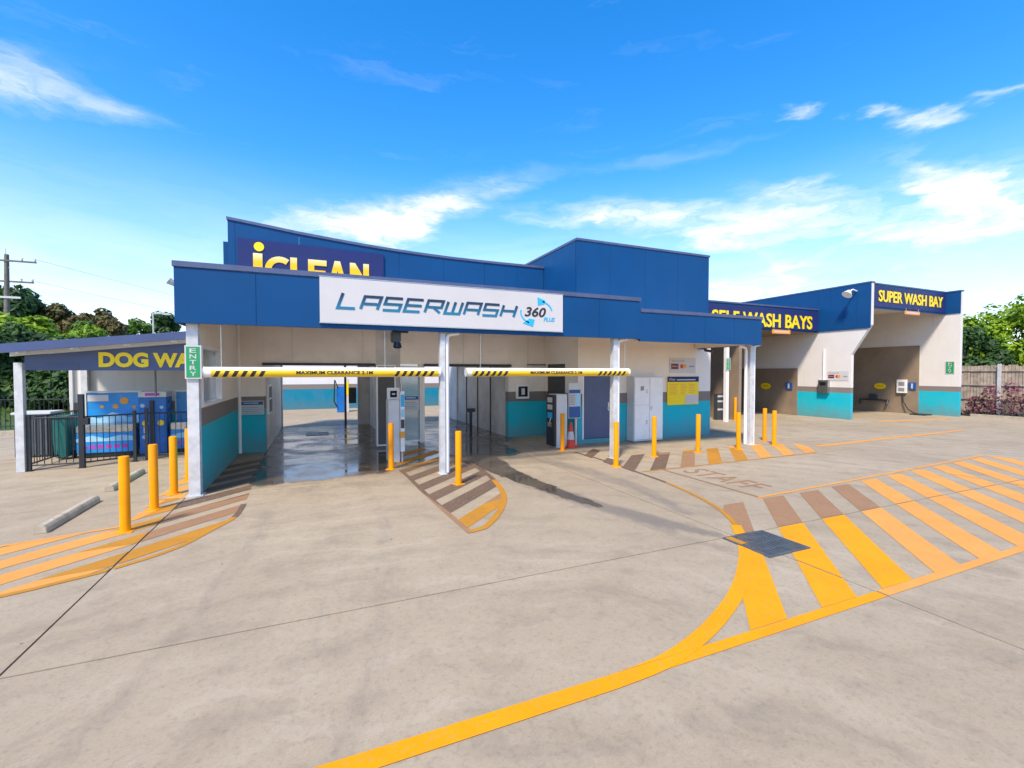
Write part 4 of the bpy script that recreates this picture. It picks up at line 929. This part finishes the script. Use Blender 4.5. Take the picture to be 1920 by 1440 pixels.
part(box(27.765, 27.80, 12.95, 20, .01, 3.44), 'splash_panel', M_SPLASH, .004, Q)
part(box(27.765, 27.797, 11.40, 11.97, 4.88, 5.9), 'fascia_panel', M_BLUE, .002, Q)
part(box(27.74, 28.02, 11.38, 20, 5.905, 5.96), 'cap_flashing', M_CAP, 0, Q)
for i in range(4):
    a = 21.81 + i * 1.4975; part(box(a + .003, a + 1.494, 11.95, 12.0, 4.86, 5.9), 'fascia_panel', M_BLUE, .002, Q)
part(box(21.81, 27.79, 11.93, 12.12, 5.905, 5.96), 'cap_flashing', M_CAP, 0, Q)
part(box(21.81, 27.79, 12.02, 20, 5.2, 5.3), 'bay_soffit', M_BEIGE, 0, Q)
part(box(21.81, 27.76, 20, 20.2, 0, 5.9), 'rear_wall', M_SPLASH, 0, Q)
part(box(21.86, 22.02, 12.02, 20, 4.7, 4.86), 'bay_beam', M_BEIGE, 0, Q)
s = thing('wash_bays_sign', 'navy sign with yellow WASH BAYS lettering partly hidden by the canopy', 'sign', (18, 13.9, 4.2), 'yellow lettered bay signs')
box(13.3, 21.5, 13.935, 13.975, 4.02, 4.90).build('sign_board', M_NAVY, s)
split_letters(text('lettering', 'SELF WASH BAYS', M_SIGNY, s, (14.85, 13.93, 4.07), 'front', 6.20, .60, .02, .02), 'letter')
s = thing('super_wash_bay_sign', 'yellow SUPER WASH BAY lettering on the tall bay fascia', 'sign', (24.8, 11.9, 5.1), 'yellow lettered bay signs')
box(21.95, 27.70, 11.925, 11.945, 4.94, 5.84).build('sign_board', M_NAVY, s)
split_letters(text('lettering', 'SUPER WASH BAY', M_SIGNY, s, (22.35, 11.92, 5.16), 'front', 5.05, .50, .02, .02), 'letter')
def hangplate(x0, x1, y, z0, z1, label):
    s = thing('clearance_plate', label, 'clearance plate', ((x0 + x1) / 2, y, z0), 'orange clearance plates')
    box(x0, x1, y - .03, y, z0, z1).build('plate', M_ORANGE, s, .006); box(x0 + .12, x1 - .12, y - .034, y - .03, (z0 + z1) / 2 - .03, (z0 + z1) / 2 + .03).build('print_line', M_SIGNWHITE, s)
    for x in (x0 + .1, x1 - .1): MB().cyl((x, y - .015, z1), (x, y - .015, z1 + .12), .008, 6).build('hanger', M_ALU, s)
hangplate(18.35, 19.52, 13.9, 3.80, 3.98, 'small orange clearance plate under the WASH BAYS lettering')
hangplate(24.25, 25.42, 11.9, 4.70, 4.86, 'small orange clearance plate under the SUPER WASH BAY lettering')
s = thing('floodlight', 'white bell shaped floodlight high on the blue side of the tall bay', 'floodlight', (21.5, 12.4, 5.5))
MB().tube([(21.57, 12.35, 5.62), (21.35, 12.38, 5.68), (21.2, 12.42, 5.60)], .03).build('arm', M_WHITE, s, smooth=True); MB().cyl((21.2, 12.42, 5.62), (21.05, 12.44, 5.44), .06, 14, .2).build('lamp_head', M_WHITE, s, smooth=True)
# fittings in the bays
def oval(o, label):
    s = thing('bay_number_sign', label, 'sign', o, 'yellow oval bay signs'); flat([disc(0, 0, .28, 24, .16)], o, 'left', .015).build('plate', M_SIGNY, s)
    flat([rect(-.16, -.03, .16, .03)], o, 'left', .003, .015).build('print_line', M_AMBER, s)
oval((21.583, 16.65, 1.38), 'yellow oval sign on the brown panel of the self wash bay'); oval((27.763, 14.65, 1.36), 'yellow oval sign on the brown wall inside the super wash bay')
def keypad(o, w, h, label):
    s = thing('bay_control_panel', label, 'control panel', o, 'dark bay control panels'); flat([rect(0, 0, w, h)], o, 'left', .05).build('plate', M_INFOBLUE, s)
    flat([rect(w * .38, h * .15, w * .62, h * .85)], o, 'left', .004, .05).build('button_column', M_PALEGREY, s)
keypad((21.583, 15.53, 1.25), .34, .34, 'dark blue control panel on the brown panel below the WASH BAYS sign')
keypad((27.763, 13.36, 1.22), .31, .36, 'dark blue control panel at the right inside the super wash bay')
keypad((16.855, 16.9, 1.2), .6, .5, 'dark control panel on the divider wall behind the office corner')
s = thing('stainless_vending_box', 'stainless coin box with conduit on the teal and white side wall', 'coin box', (21.55, 13.65, 1.1))
box(21.46, 21.618, 13.43, 13.88, 1.13, 1.74).build('body', M_INOX, s, .01); MB().cyl((21.58, 13.7, 1.74), (21.58, 13.7, 3.16), .03).build('conduit', M_WHITE, s); box(21.45, 21.46, 13.52, 13.80, 1.5, 1.64).build('display', M_SCREEN, s)
cards_sign((21.618, 13.55, 1.72), 'left', .92, .43, 'white card payment sign beside the stainless coin box')
s = thing('change_machine', 'white panel machine with hose on the wall inside the super wash bay', 'wash control box', (27.7, 13.6, 1))
box(27.66, 27.762, 13.42, 13.85, 1.03, 1.72).build('body', M_WHITE, s, .008); box(27.652, 27.66, 13.5, 13.76, 1.4, 1.6).build('display', M_GREYTXT, s); box(27.652, 27.66, 13.5, 13.76, 1.12, 1.3).build('keypad', M_GREYTXT, s)
MB().tube([(27.7, 13.6, 1.03), (27.68, 13.55, .6), (27.6, 13.3, .22), (27.5, 13.0, .06), (27.4, 12.7, .03)], .025).build('hose', M_RUBBER, s, smooth=True)
s = thing('hose_manifold', 'dark water pipe manifold with taps on the super wash bay wall', 'pipe manifold', (27.7, 14.9, .6))
MB().tube([(27.72, 15.6, .62), (27.72, 14.2, .62)], .035).build('pipe', M_CHAR, s, smooth=True); MB().box(27.58, 27.76, 14.75, 15.1, .62, .92).build('valve_block', M_CHAR, s, .02)
for y in (14.25, 15.5): MB().cyl((27.72, y, .65), (27.60, y, .40), .05).build('tap', M_CHAR, s)
s = thing('floor_mat', 'black rubber mat on the floor at the mouth of the super wash bay', 'mat', (27.3, 12.6, 0)); box(26.9, 27.6, 12.3, 12.9, .002, .05).build('pad', M_RUBBER, s)
entry_sign((27.798, 11.93, 2.02), 'left', .36, .60, 'small green sign on the white end wall of the super wash bay', 'ENTRY')
entry_sign((15.79, 14.03, 2.20), 'front', .24, .50, 'green sign on the slim white post of the self wash bay', 'ENTRY')
s = thing('mat_rack', 'dark rack with white shelves standing beside the slim bay post', 'rack', (16.4, 14.9, 0))
box(16.15, 16.72, 14.8, 15.0, 0, 1.15).build('frame', M_CHAR, s, .01)
for z in (.42, .78, 1.0): box(16.17, 16.70, 14.78, 14.80, z, z + .08).build('shelf_front', M_SIGNWHITE, s)

# ================================================================== TIMBER FENCE AND PLANTS AT THE RIGHT
f_ = thing('timber_fence', 'weathered timber paling fence with grey steel posts at the right edge', 'fence', (30.1, 10, 0))
y = 3.0
box(30.08, 30.14, 3.0, 24, .02, .20).build('plinth_board', M_TIMBER, f_)
mesh_cache = []
while y < 24:
    w = .105; hgt_ = 2.42 + random.uniform(-.025, .03); lap = (int(y * 8) % 2) * .016
    if len(mesh_cache) < 6:
        o = box(30.06 - lap, 30.078 - lap, y, y + w, .16, hgt_).build('paling', M_TIMBER, f_); mesh_cache.append((o, y))
    else:
        src, sy = random.choice(mesh_cache); o = src.copy(); COL.objects.link(o); o.parent = f_; o.location = (random.uniform(-.006, .006), y - sy, random.uniform(-.02, .02))
    y += .122
for z in (.75, 1.45, 2.15): box(30.005, 30.042, 3.0, 24, z, z + .075).build('rail', M_TIMBER, f_)
for y in (3.3, 5.7, 8.2, 10.75, 13.3, 15.9, 18.4): box(29.93, 30.0, y, y + .13, 0, 2.50).build('post', M_STEEL, f_, .004)
k_ = MB().box(28.6, 28.75, 3, 11.3, 0, .12).build('kerb', M_KERB); tag(k_, 'low concrete kerb edging the garden bed along the timber fence', 'kerb')
o = grassy('garden_bed', [(28.75, 3), (30.0, 3), (30.0, 12.5), (28.75, 12.5)], .05, 500, .1, M_JOINT); o['kind'] = 'structure'
def set_tint(o, vals):
    at = o.data.attributes.new('tint', 'FLOAT', 'POINT'); at.data.foreach_set('value', vals)
def shrub(x, y, h, label, m=L_PURPLE, n=260, r=.35, ls=.09, grp='purple shrubs by the timber fence', nm='purple_shrub'):
    s = thing(nm, label, 'shrub', (x, y, 0), grp); st_ = MB()
    for i in range(5):
        a = random.uniform(0, 6.28); st_.tube([(x, y, .03), (x + .12 * cos(a), y + .12 * sin(a), h * .4), (x + r * .7 * cos(a), y + r * .7 * sin(a), h * .85)], [.014, .011, .006], 5)
    st_.build('stem', M_BARK, s); g = MB(); tv = []
    for _ in range(n):
        a = random.uniform(0, 6.28); q = random.random() ** .5; z = h * (.15 + .85 * random.random()); rr = r * q * (0.6 + .6 * sin(pi * min(1, z / h)))
        c = Vector((x + rr * cos(a), y + rr * sin(a), z)); d1 = Vector((random.uniform(-1, 1), random.uniform(-1, 1), random.uniform(-.4, 1))).normalized(); d2 = d1.orthogonal().normalized() * random.uniform(.3, .5)
        d2.rotate(Matrix.Rotation(random.uniform(0, 6.28), 3, d1)); L_ = ls * random.uniform(.7, 1.5)
        g.add([c - d1 * L_, c + d2 * L_, c + d1 * L_, c - d2 * L_], [(0, 1, 2, 3)]); tv += [random.random()] * 4
    o = g.build('foliage', m, s); set_tint(o, tv)
for i, (x, y, h, lb) in enumerate(((29.5, 11.45, .9, 'leftmost small purple leafed shrub against the timber fence'), (29.4, 10.9, 1.45, 'taller purple leafed shrub just left of the grey fence post'), (29.5, 10.2, 1.6, 'purple leafed shrub right of the grey fence post'), (29.4, 9.5, 1.4, 'purple leafed shrub at the right edge of the photo'))):
    shrub(x, y, h, lb, n=150, r=.34, ls=.085)

# ================================================================== TREES
def tree(name, label, x, y, h, crown_r, m, leaves, ls, grp, z0=0.25, trunk_r=.22, seed=1, squash=1.0, conic=False, clumps=26):
    rnd = random.Random(seed); t = thing(name, label, 'tree', (x, y, 0), grp)
    cz = h * (z0 + (1 - z0) / 2); rz = h * (1 - z0) / 2
    tk = MB().tube([(x, y, 0), (x + rnd.uniform(-.15, .15), y, h * .25), (x + rnd.uniform(-.3, .3), y + rnd.uniform(-.2, .2), h * .55), (x, y, h * .85)], [trunk_r, trunk_r * .8, trunk_r * .5, trunk_r * .12], 8)
    cl = []
    for i in range(clumps):
        a = rnd.uniform(0, 6.28); u = rnd.uniform(-1, 1); q = rnd.random() ** .4
        k = (1 - u) * .55 if conic else math.sqrt(max(0, 1 - u * u)) * .9
        c = Vector((x + crown_r * k * q * cos(a), y + crown_r * k * q * sin(a), cz + rz * .86 * u * squash)); cl.append((c, crown_r * rnd.uniform(.24, .42) * (0.55 if conic else 1)))
        if i % 3 == 0: tk.tube([(x, y, h * rnd.uniform(.25, .5)), ((x + c.x) / 2, (y + c.y) / 2, c.z - crown_r * .15), tuple(c)], [trunk_r * .4, trunk_r * .25, trunk_r * .08], 6)
    tk.build('trunk', M_BARK, t); vs = []; fs = []; tv = []
    for i in range(leaves):
        c, r = cl[rnd.randrange(len(cl))]; d = Vector((rnd.gauss(0, 1), rnd.gauss(0, 1), rnd.gauss(0, 1))).normalized()
        p = c + d * r * (rnd.random() ** .35) * Vector((1, 1, .8)).length / 1.62
        nrm = (d + Vector((rnd.uniform(-.7, .7), rnd.uniform(-.7, .7), rnd.uniform(-.2, .9)))).normalized()
        a1 = nrm.orthogonal().normalized(); a1.rotate(Matrix.Rotation(rnd.uniform(0, 6.28), 3, nrm)); a2 = nrm.cross(a1)
        s1 = ls * rnd.uniform(.6, 1.4); s2 = s1 * rnd.uniform(.4, .7); n = len(vs)
        vs += [p - a1 * s1, p + a2 * s2 - nrm * s1 * .15, p + a1 * s1, p - a2 * s2 - nrm * s1 * .15]; fs.append((n, n + 1, n + 2, n + 3)); tt = rnd.random(); tv += [tt] * 4
    o = MB(); o.v = vs; o.f = fs; o = o.build('crown', m, t); set_tint(o, tv)
GT, GR = 'trees beyond the left boundary', 'trees beyond the timber fence'
tree('broadleaf_tree', 'tall dark green tree behind the power pole at the left edge', -26.6, 55.5, 9.9, 4.2, L_DARK, 7000, .30, GT, .15, .3, 3)
tree('broadleaf_tree', 'large dark green tree right of the power pole top', -24.9, 56.0, 9.4, 2.5, L_DARK, 5500, .26, GT, .15, .3, 4)
tree('broadleaf_tree', 'bright lime green tree low behind the dog wash roof', -20.0, 45.5, 5.6, 3.9, L_LIME, 9000, .22, GT, .1, .2, 5)
tree('broadleaf_tree', 'lime green rounded tree in the middle above the dog wash roof', -15.9, 44.0, 5.0, 3.2, L_LIME, 7000, .20, GT, .1, .2, 6)
tree('broadleaf_tree', 'rusty brown leaved tree behind the lime green trees', -21.4, 56.2, 8.6, 2.8, L_RUST, 6500, .26, GT, .1, .25, 7)
tree('broadleaf_tree', 'rusty brown tree at the right end of the left tree row', -19.4, 56.0, 8.4, 2.3, L_RUST, 6000, .26, GT, .1, .25, 8)
tree('broadleaf_tree', 'mid green tree under the rusty trees at the end of the row', -18.6, 51.4, 6.4, 2.8, L_GREEN, 6000, .24, GT, .1, .22, 9)
tree('broadleaf_tree', 'small distant green tree left of the street lamp', -29.4, 101.8, 11.6, 3.6, L_GREEN, 4500, .34, GT, .1, .22, 10)
tree('broadleaf_tree', 'small distant green tree right of the street lamp beside the canopy', -24.9, 97.7, 12.8, 3.4, L_DARK, 4500, .34, GT, .1, .22, 11)
tree('fig_tree', 'dense dark tree seen under the dog wash roof at the left post', -17.0, 36.5, 4.6, 3.0, L_DARK, 7000, .20, GT, .02, .2, 12)
tree('fig_tree', 'dense dark tree seen between the dog wash post and wall', -13.6, 34.8, 4.2, 2.6, L_DARK, 7000, .18, GT, .02, .2, 13)
tree('fig_tree', 'dense dark tree filling the gap beside the dog wash wall', -11.0, 32.0, 3.8, 2.2, L_DARK, 6000, .17, GT, .02, .2, 14)
tree('fig_tree', 'dark tree at the far left edge under the roof line', -21.2, 39.5, 5.0, 3.4, L_DARK, 7000, .22, GT, .02, .2, 15)
tree('conifer_tree', 'narrow dark conifer just right of the super wash bay', 57.2, 27.0, 10.2, 3.6, L_DARK, 9000, .24, GR, .03, .28, 21, 1, True, 60)
tree('broadleaf_tree', 'large round bright green tree above the timber fence', 59.5, 19.6, 8.6, 4.8, L_LIME, 14000, .24, GR, .06, .35, 22, 1, False, 40)
tree('broadleaf_tree', 'mid green tree between the conifer and the bright round tree', 59.0, 23.6, 7.0, 3.4, L_GREEN, 8000, .24, GR, .05, .3, 23)
tree('broadleaf_tree', 'dark lower tree directly behind the timber fence', 50.0, 20.2, 5.6, 2.9, L_DARK, 8000, .2, GR, .05, .2, 24)
tree('broadleaf_tree', 'green tree at the right edge of the photo behind the fence', 58.0, 15.0, 8.6, 4.4, L_GREEN, 9000, .25, GR, .05, .3, 25)
tree('broadleaf_tree', 'low green tree behind the fence next to the bay wall', 50.5, 24.0, 4.6, 2.6, L_GREEN, 6000, .2, GR, .03, .2, 26)

# ================================================================== DOG WASH SHELTER
Dg = thing('dog_wash_shelter', 'low slate blue roofed dog wash shelter at the left of the car wash', 'shelter', (-4.3, 13.5, 0))
def dp(g, name, m, bevel=0.0): return g.build(name, m, Dg, bevel)
def rz(x): return 2.485 + (x + 5.8) * 0.1165        # skillion roof rises to the right
def slope(x0, x1, lo, hi, y0, y1): return MB().prism([(x0, rz(x0) + lo), (x1, rz(x1) + lo), (x1, rz(x1) + hi), (x0, rz(x0) + hi)], 'y', y0, y1)
dp(slope(-5.9, -2.16, 0, .18, 12.34, 12.40), 'barge_board', M_DARKBLUE)
dp(slope(-5.9, -2.16, .14, .18, 12.41, 16.0), 'roof_sheet', M_CAP)
dp(slope(-5.86, -2.16, .06, .12, 12.41, 15.9), 'soffit', M_PALEGREY)
dp(slope(-5.82, -2.16, -.055, .05, 12.72, 12.775), 'roof_beam', M_PALEGREY)
for x in (-5.6, -4.75, -3.85, -3.0): dp(slope(x, x + .05, -.03, .055, 12.41, 12.715), 'rafter', M_WHITE)
dp(MB().prism([(-5.62, 2.14), (-2.16, 2.14), (-2.16, rz(-2.16) - .06), (-5.62, rz(-5.62) - .06)], 'y', 12.78, 12.83), 'fascia_board', M_DARKBLUE)
for i in range(3): dp(box(-5.62, -4.75, 12.765, 12.778, 2.165 + i * .05, 2.18 + i * .05), 'fascia_rib', M_CAP)
dp(MB().box(-5.80, -5.66, 12.78, 12.90, 0, 2.30), 'post', M_STEEL, .005)
dp(MB().box(-5.80, -5.66, 15.7, 15.84, 0, 2.42), 'post', M_STEEL, .005)
M_WALL3 = banded('banded_shelter_paint', 1.0, 1.28, (0.70, 0.67, 0.62), .4)
dp(box(-6.1, -2.16, 15.86, 16.02, 0, 2.5), 'rear_wall', M_WALL3)
dp(box(-6.06, -6.0, 15.78, 15.85, 0, 2.4), 'wall_trim', M_PALEGREY)
dp(MB().cyl((-3.4, 12.8, 1.55), (-3.4, 12.8, 2.14), .02), 'conduit', M_CHAR)
s = thing('dog_wash_sign', 'yellow DOG WASH lettering on the slate blue shelter fascia', 'sign', (-3.6, 12.77, 2.2), 'yellow lettered bay signs')
split_letters(text('letters', 'DOG WASH', M_SIGNY, s, (-4.40, 12.778, 2.21), 'front', 2.12, .335, .05, .02), 'letter')
def tub(x0, x1, y, label):
    s = thing('dog_wash_tub', label, 'dog wash tub', ((x0 + x1) / 2, y, 0), 'dog wash machines')
    box(x0, x1, y + .60, y + .66, .75, 1.57).build('back_panel', M_SKYBLUE, s, .006)
    MB().box(x0 - .03, x0, y + .58, y + .68, .05, 1.62).box(x1, x1 + .03, y + .58, y + .68, .05, 1.62).box(x0, x1, y + .58, y + .68, 1.58, 1.62).build('frame', M_PALEGREY, s)
    MB().box(x0, x1, y, y + .58, .62, .80).build('tub_rim', M_INOX, s, .02)
    box(x0, x1, y + .02, y + .56, .12, .615).build('front_panel', M_SKYBLUE, s, .01)
    flat([[(.0, .40), (x1 - x0, .40), (x1 - x0, .50), (x1 - x0 - .25, .55), ((x1 - x0) / 2, .47), (.3, .55), (0, .48)]], (x0, y + .02, .0), 'front', .004).build('wave_graphic', M_PALEBLUE, s)
    for i in range(6): flat([rect(.08 + i * (x1 - x0 - .16) / 6, .22, .08 + (i + .72) * (x1 - x0 - .16) / 6, .32)], (x0, y + .02, 0), 'front', .004).build('print_block', M_MAGENTA, s)
    box(x0 + .05, x1 - .05, y + .05, y + .5, .02, .115).build('plinth', M_BLACK, s)
    return s
s = tub(-5.36, -4.24, 14.2, 'blue dog wash tub with white notice and splash graphics left of the control tower')
box(-5.34, -4.92, 14.795, 14.80, 1.36, 1.52).build('notice', M_SIGNWHITE, s)
flat([[(-5.36, .80), (-4.24, .80), (-4.24, 1.02), (-4.5, .93), (-4.85, 1.08), (-5.1, .92), (-5.36, .98)]], (0, 14.80, 0), 'front', .006).build('foam_graphic', M_PALEBLUE, s)
flat([disc(-4.60, 1.36, .09), disc(-4.78, 1.22, .06), disc(-4.40, 1.20, .045), disc(-5.05, 1.22, .04)], (0, 14.80, 0), 'front', .006).build('bubble_graphic', M_AMBER, s)
tub(-3.48, -2.3, 14.2, 'blue dog wash tub half hidden behind the entry column')
s = thing('dog_wash_tower', 'narrow blue dog wash control tower between the two tubs', 'dog wash machine', (-3.9, 14.3, 0), 'dog wash machines')
box(-4.16, -3.58, 14.3, 14.8, .02, 1.46).build('body', M_DEEPBLUE, s, .01); box(-4.16, -3.58, 14.29, 14.8, 1.465, 1.60).build('header', M_PALEGREY, s); box(-4.02, -3.72, 14.282, 14.29, 1.50, 1.57).build('header_print', M_MAGENTA, s)
box(-3.92, -3.84, 14.24, 14.298, .2, 1.38).build('control_strip', M_BLACK, s); flat([disc(-4.02, .80, .07), disc(-3.70, .80, .07)], (0, 14.298, 0), 'front', .01).build('dial', M_SIGNY, s)
for x, z, r in ((-4.08, 1.25, .05), (-3.68, 1.2, .04), (-4.05, .45, .05)): flat([disc(x, z, r)], (0, 14.298, 0), 'front', .006).build('bubble_graphic', M_PALEBLUE, s)
box(-4.05, -3.98, 14.25, 14.298, .55, .72).build('coin_slot', M_INOX, s)
# black pool fence round the shelter
fe = thing('pool_fence', 'black tubular picket fence with gate in front of the dog wash tubs', 'fence', (-4.5, 12.85, 0))
def run(x0, y0, x1, y1, h=1.15):
    L_ = math.hypot(x1 - x0, y1 - y0); n = int(L_ / .105); dx_, dy_ = (x1 - x0) / L_, (y1 - y0) / L_
    MB().tube([(x0, y0, h - .03), (x1, y1, h - .03)], .018, 6).build('rail', M_BLACK, fe); MB().tube([(x0, y0, .12), (x1, y1, .12)], .018, 6).build('rail', M_BLACK, fe)
    src = None
    for i in range(1, n):
        x, y = x0 + (x1 - x0) * i / n, y0 + (y1 - y0) * i / n
        if src is None: src = MB().cyl((x, y, .12), (x, y, h - .03), .0085, 6).build('picket', M_BLACK, fe); sx, sy = x, y
        else: o = src.copy(); COL.objects.link(o); o.parent = fe; o.location = (x - sx, y - sy, 0)
def fpost(x, y, h=1.25, w=.03):
    p_ = box(x - w, x + w, y - w, y + w, 0, h).build('post', M_BLACK, fe)
    box(x - .06, x + .06, y - .06, y + .06, 0.001, .012).build('foot_plate', M_BLACK, p_)
run(-5.62, 12.86, -4.78, 12.86); run(-4.72, 12.86, -3.78, 13.4); run(-3.72, 13.4, -2.2, 13.4); run(-5.70, 12.9, -5.70, 15.7)
for x, y, h, w in ((-5.62, 12.86, 1.2, .03), (-4.75, 12.86, 1.62, .045), (-3.75, 13.4, 1.25, .03), (-3.95, 13.3, 1.2, .03), (-2.2, 13.4, 1.2, .03), (-5.70, 15.7, 1.2, .03)): fpost(x, y, h, w)
fb = MB().box(-4.72, -4.62, 12.80, 12.90, .95, 1.10).build('gate_latch', M_BLACK, fe)
# bins
k = thing('waste_cage', 'dark grey ribbed waste bin enclosure behind the black picket fence', 'bin enclosure', (-6.6, 15.2, 0))
MB().box(-6.78, -6.12, 14.9, 15.5, .02, 1.06).build('body', M_CHAR, k, .01); MB().box(-6.82, -6.08, 14.86, 15.54, 1.06, 1.12).build('lid', M_PALEGREY, k, .01)
for i in range(6): box(-6.76 + i * .11, -6.71 + i * .11, 14.875, 14.90, .06, 1.03).build('rib', M_GRATE, k)
k = thing('wheelie_bin', 'green plastic wheelie bin left of the blue dog wash tub', 'bin', (-5.66, 14.35, 0))
MB().add([(-5.76, 14.2, .06), (-5.52, 14.2, .06), (-5.52, 14.5, .06), (-5.76, 14.5, .06), (-5.80, 14.13, 1.0), (-5.48, 14.13, 1.0), (-5.48, 14.55, 1.0), (-5.80, 14.55, 1.0)], [(0, 3, 2, 1), (4, 5, 6, 7), (0, 1, 5, 4), (1, 2, 6, 5), (2, 3, 7, 6), (3, 0, 4, 7)]).build('body', M_BINGREEN, k, .015)
MB().box(-5.82, -5.46, 14.10, 14.58, 1.005, 1.06).build('lid', M_BINGREEN, k, .02)
for x in (-5.78, -5.50): MB().cyl((x - .02, 14.50, .09), (x + .02, 14.50, .09), .09, 14).build('wheel', M_RUBBER, k)
# street fence, pole, lamp at the far left
sf = thing('street_fence', 'low dark picket fence along the street at the left edge', 'fence', (-14, 22, 0))
def runs(x0, y0, x1, y1, h):
    L_ = math.hypot(x1 - x0, y1 - y0); n = int(L_ / .16)
    for z in (.15, h - .05): MB().tube([(x0, y0, z), (x1, y1, z)], .02, 6).build('rail', M_BLACK, sf)
    src = None
    for i in range(n + 1):
        x, y = x0 + (x1 - x0) * i / n, y0 + (y1 - y0) * i / n
        if src is None: src = MB().cyl((x, y, .03), (x, y, h), .012, 6).build('picket', M_BLACK, sf); sx, sy = x, y
        else: o = src.copy(); COL.objects.link(o); o.parent = sf; o.location = (x - sx, y - sy, 0)
runs(-20.5, 25.5, -7.5, 21.5, 1.15)
MB().box(-30, -7.0, 20.6, 20.8, 0, .13).build('street_kerb', M_KERB).__setitem__('kind', 'structure')
p = thing('power_pole', 'tall timber power pole with two crossarms at the left edge', 'power pole', (-21.8, 47.4, 0))
MB().tube([(-21.9, 47.4, 0), (-21.8, 47.4, 5), (-21.7, 47.4, 11.1)], [.22, .19, .14], 10).build('pole', M_POLE, p, smooth=True)
for z, h_, yy in ((10.55, 1.75, 0), (9.0, 1.5, .15)):
    a = MB().box(-21.7 - h_, -21.7 + h_, 47.22 + yy, 47.34 + yy, z, z + .12).build('crossarm', M_POLE, p)
    for x in (-1, -.55, .55, 1): MB().lathe((-21.7 + x * h_ * .96, 47.28 + yy, z + .12), [(.03, 0), (.07, .06), (.05, .12), (.08, .17), (.04, .24)], 10).build('insulator', M_PALEGREY, a, smooth=True)
MB().tube([(-21.7, 47.28, 11.1), (-21.7, 47.28, 11.5)], .03).build('pole_cap', M_STEEL, p)
MB().box(-22.6, -20.9, 47.2, 47.3, 7.75, 7.9).build('brace', M_PALEGREY, p)
for x, z in ((-20.05, 10.86), (-20.3, 9.2)):
    pts = [(x + (6.5 + 60 * t) * 0 + t * 42, 47.3 + t * 70, z - 5.5 * t * (1 - t)) for t in [i / 14 for i in range(15)]]
    MB().tube(pts, .011, 5).build('wire', M_BLACK, p)
l_ = thing('street_lamp', 'thin grey street lamp with a flat arm behind the dog wash roof', 'street lamp', (-16.1, 61, 0))
MB().tube([(-16.3, 61, 0), (-16.3, 61, 8.5)], [.11, .07], 8).build('pole', M_STEEL, l_); MB().box(-16.36, -14.9, 60.95, 61.05, 8.46, 8.56).build('arm', M_STEEL, l_); MB().box(-15.4, -14.7, 60.85, 61.15, 8.38, 8.5).build('lamp_head', M_PALEGREY, l_)

# ================================================================== BEHIND THE BAYS
w_ = thing('boundary_wall', 'teal and white painted boundary wall seen through the left wash bay', 'wall', (2, 28.2, 0))
box(-6, 13, 28.2, 28.45, 0, 3.2).build('wall', banded('banded_rear_paint', 1.15, 1.42, (.72, .70, .68), .35, BAND, (.004, .20, .31)), w_)
v_ = thing('vacuum_unit', 'blue vacuum unit with yellow stripe standing behind the left bay', 'vacuum unit', (1.2, 25.6, 0))
box(.95, 1.35, 25.4, 25.8, 0, 1.35).build('cabinet', M_DEEPBLUE, v_, .02); box(1.38, 1.55, 25.45, 25.75, 0, 1.75).build('side_panel', M_SIGNWHITE, v_, .01); box(1.40, 1.53, 25.44, 25.45, .9, 1.6).build('yellow_stripe', M_SIGNY, v_)
MB().tube([(1.0, 25.4, 1.3), (.85, 25.3, 1.7), (.8, 25.3, .6), (.95, 25.35, .3)], .035).build('hose', M_RUBBER, v_, smooth=True)
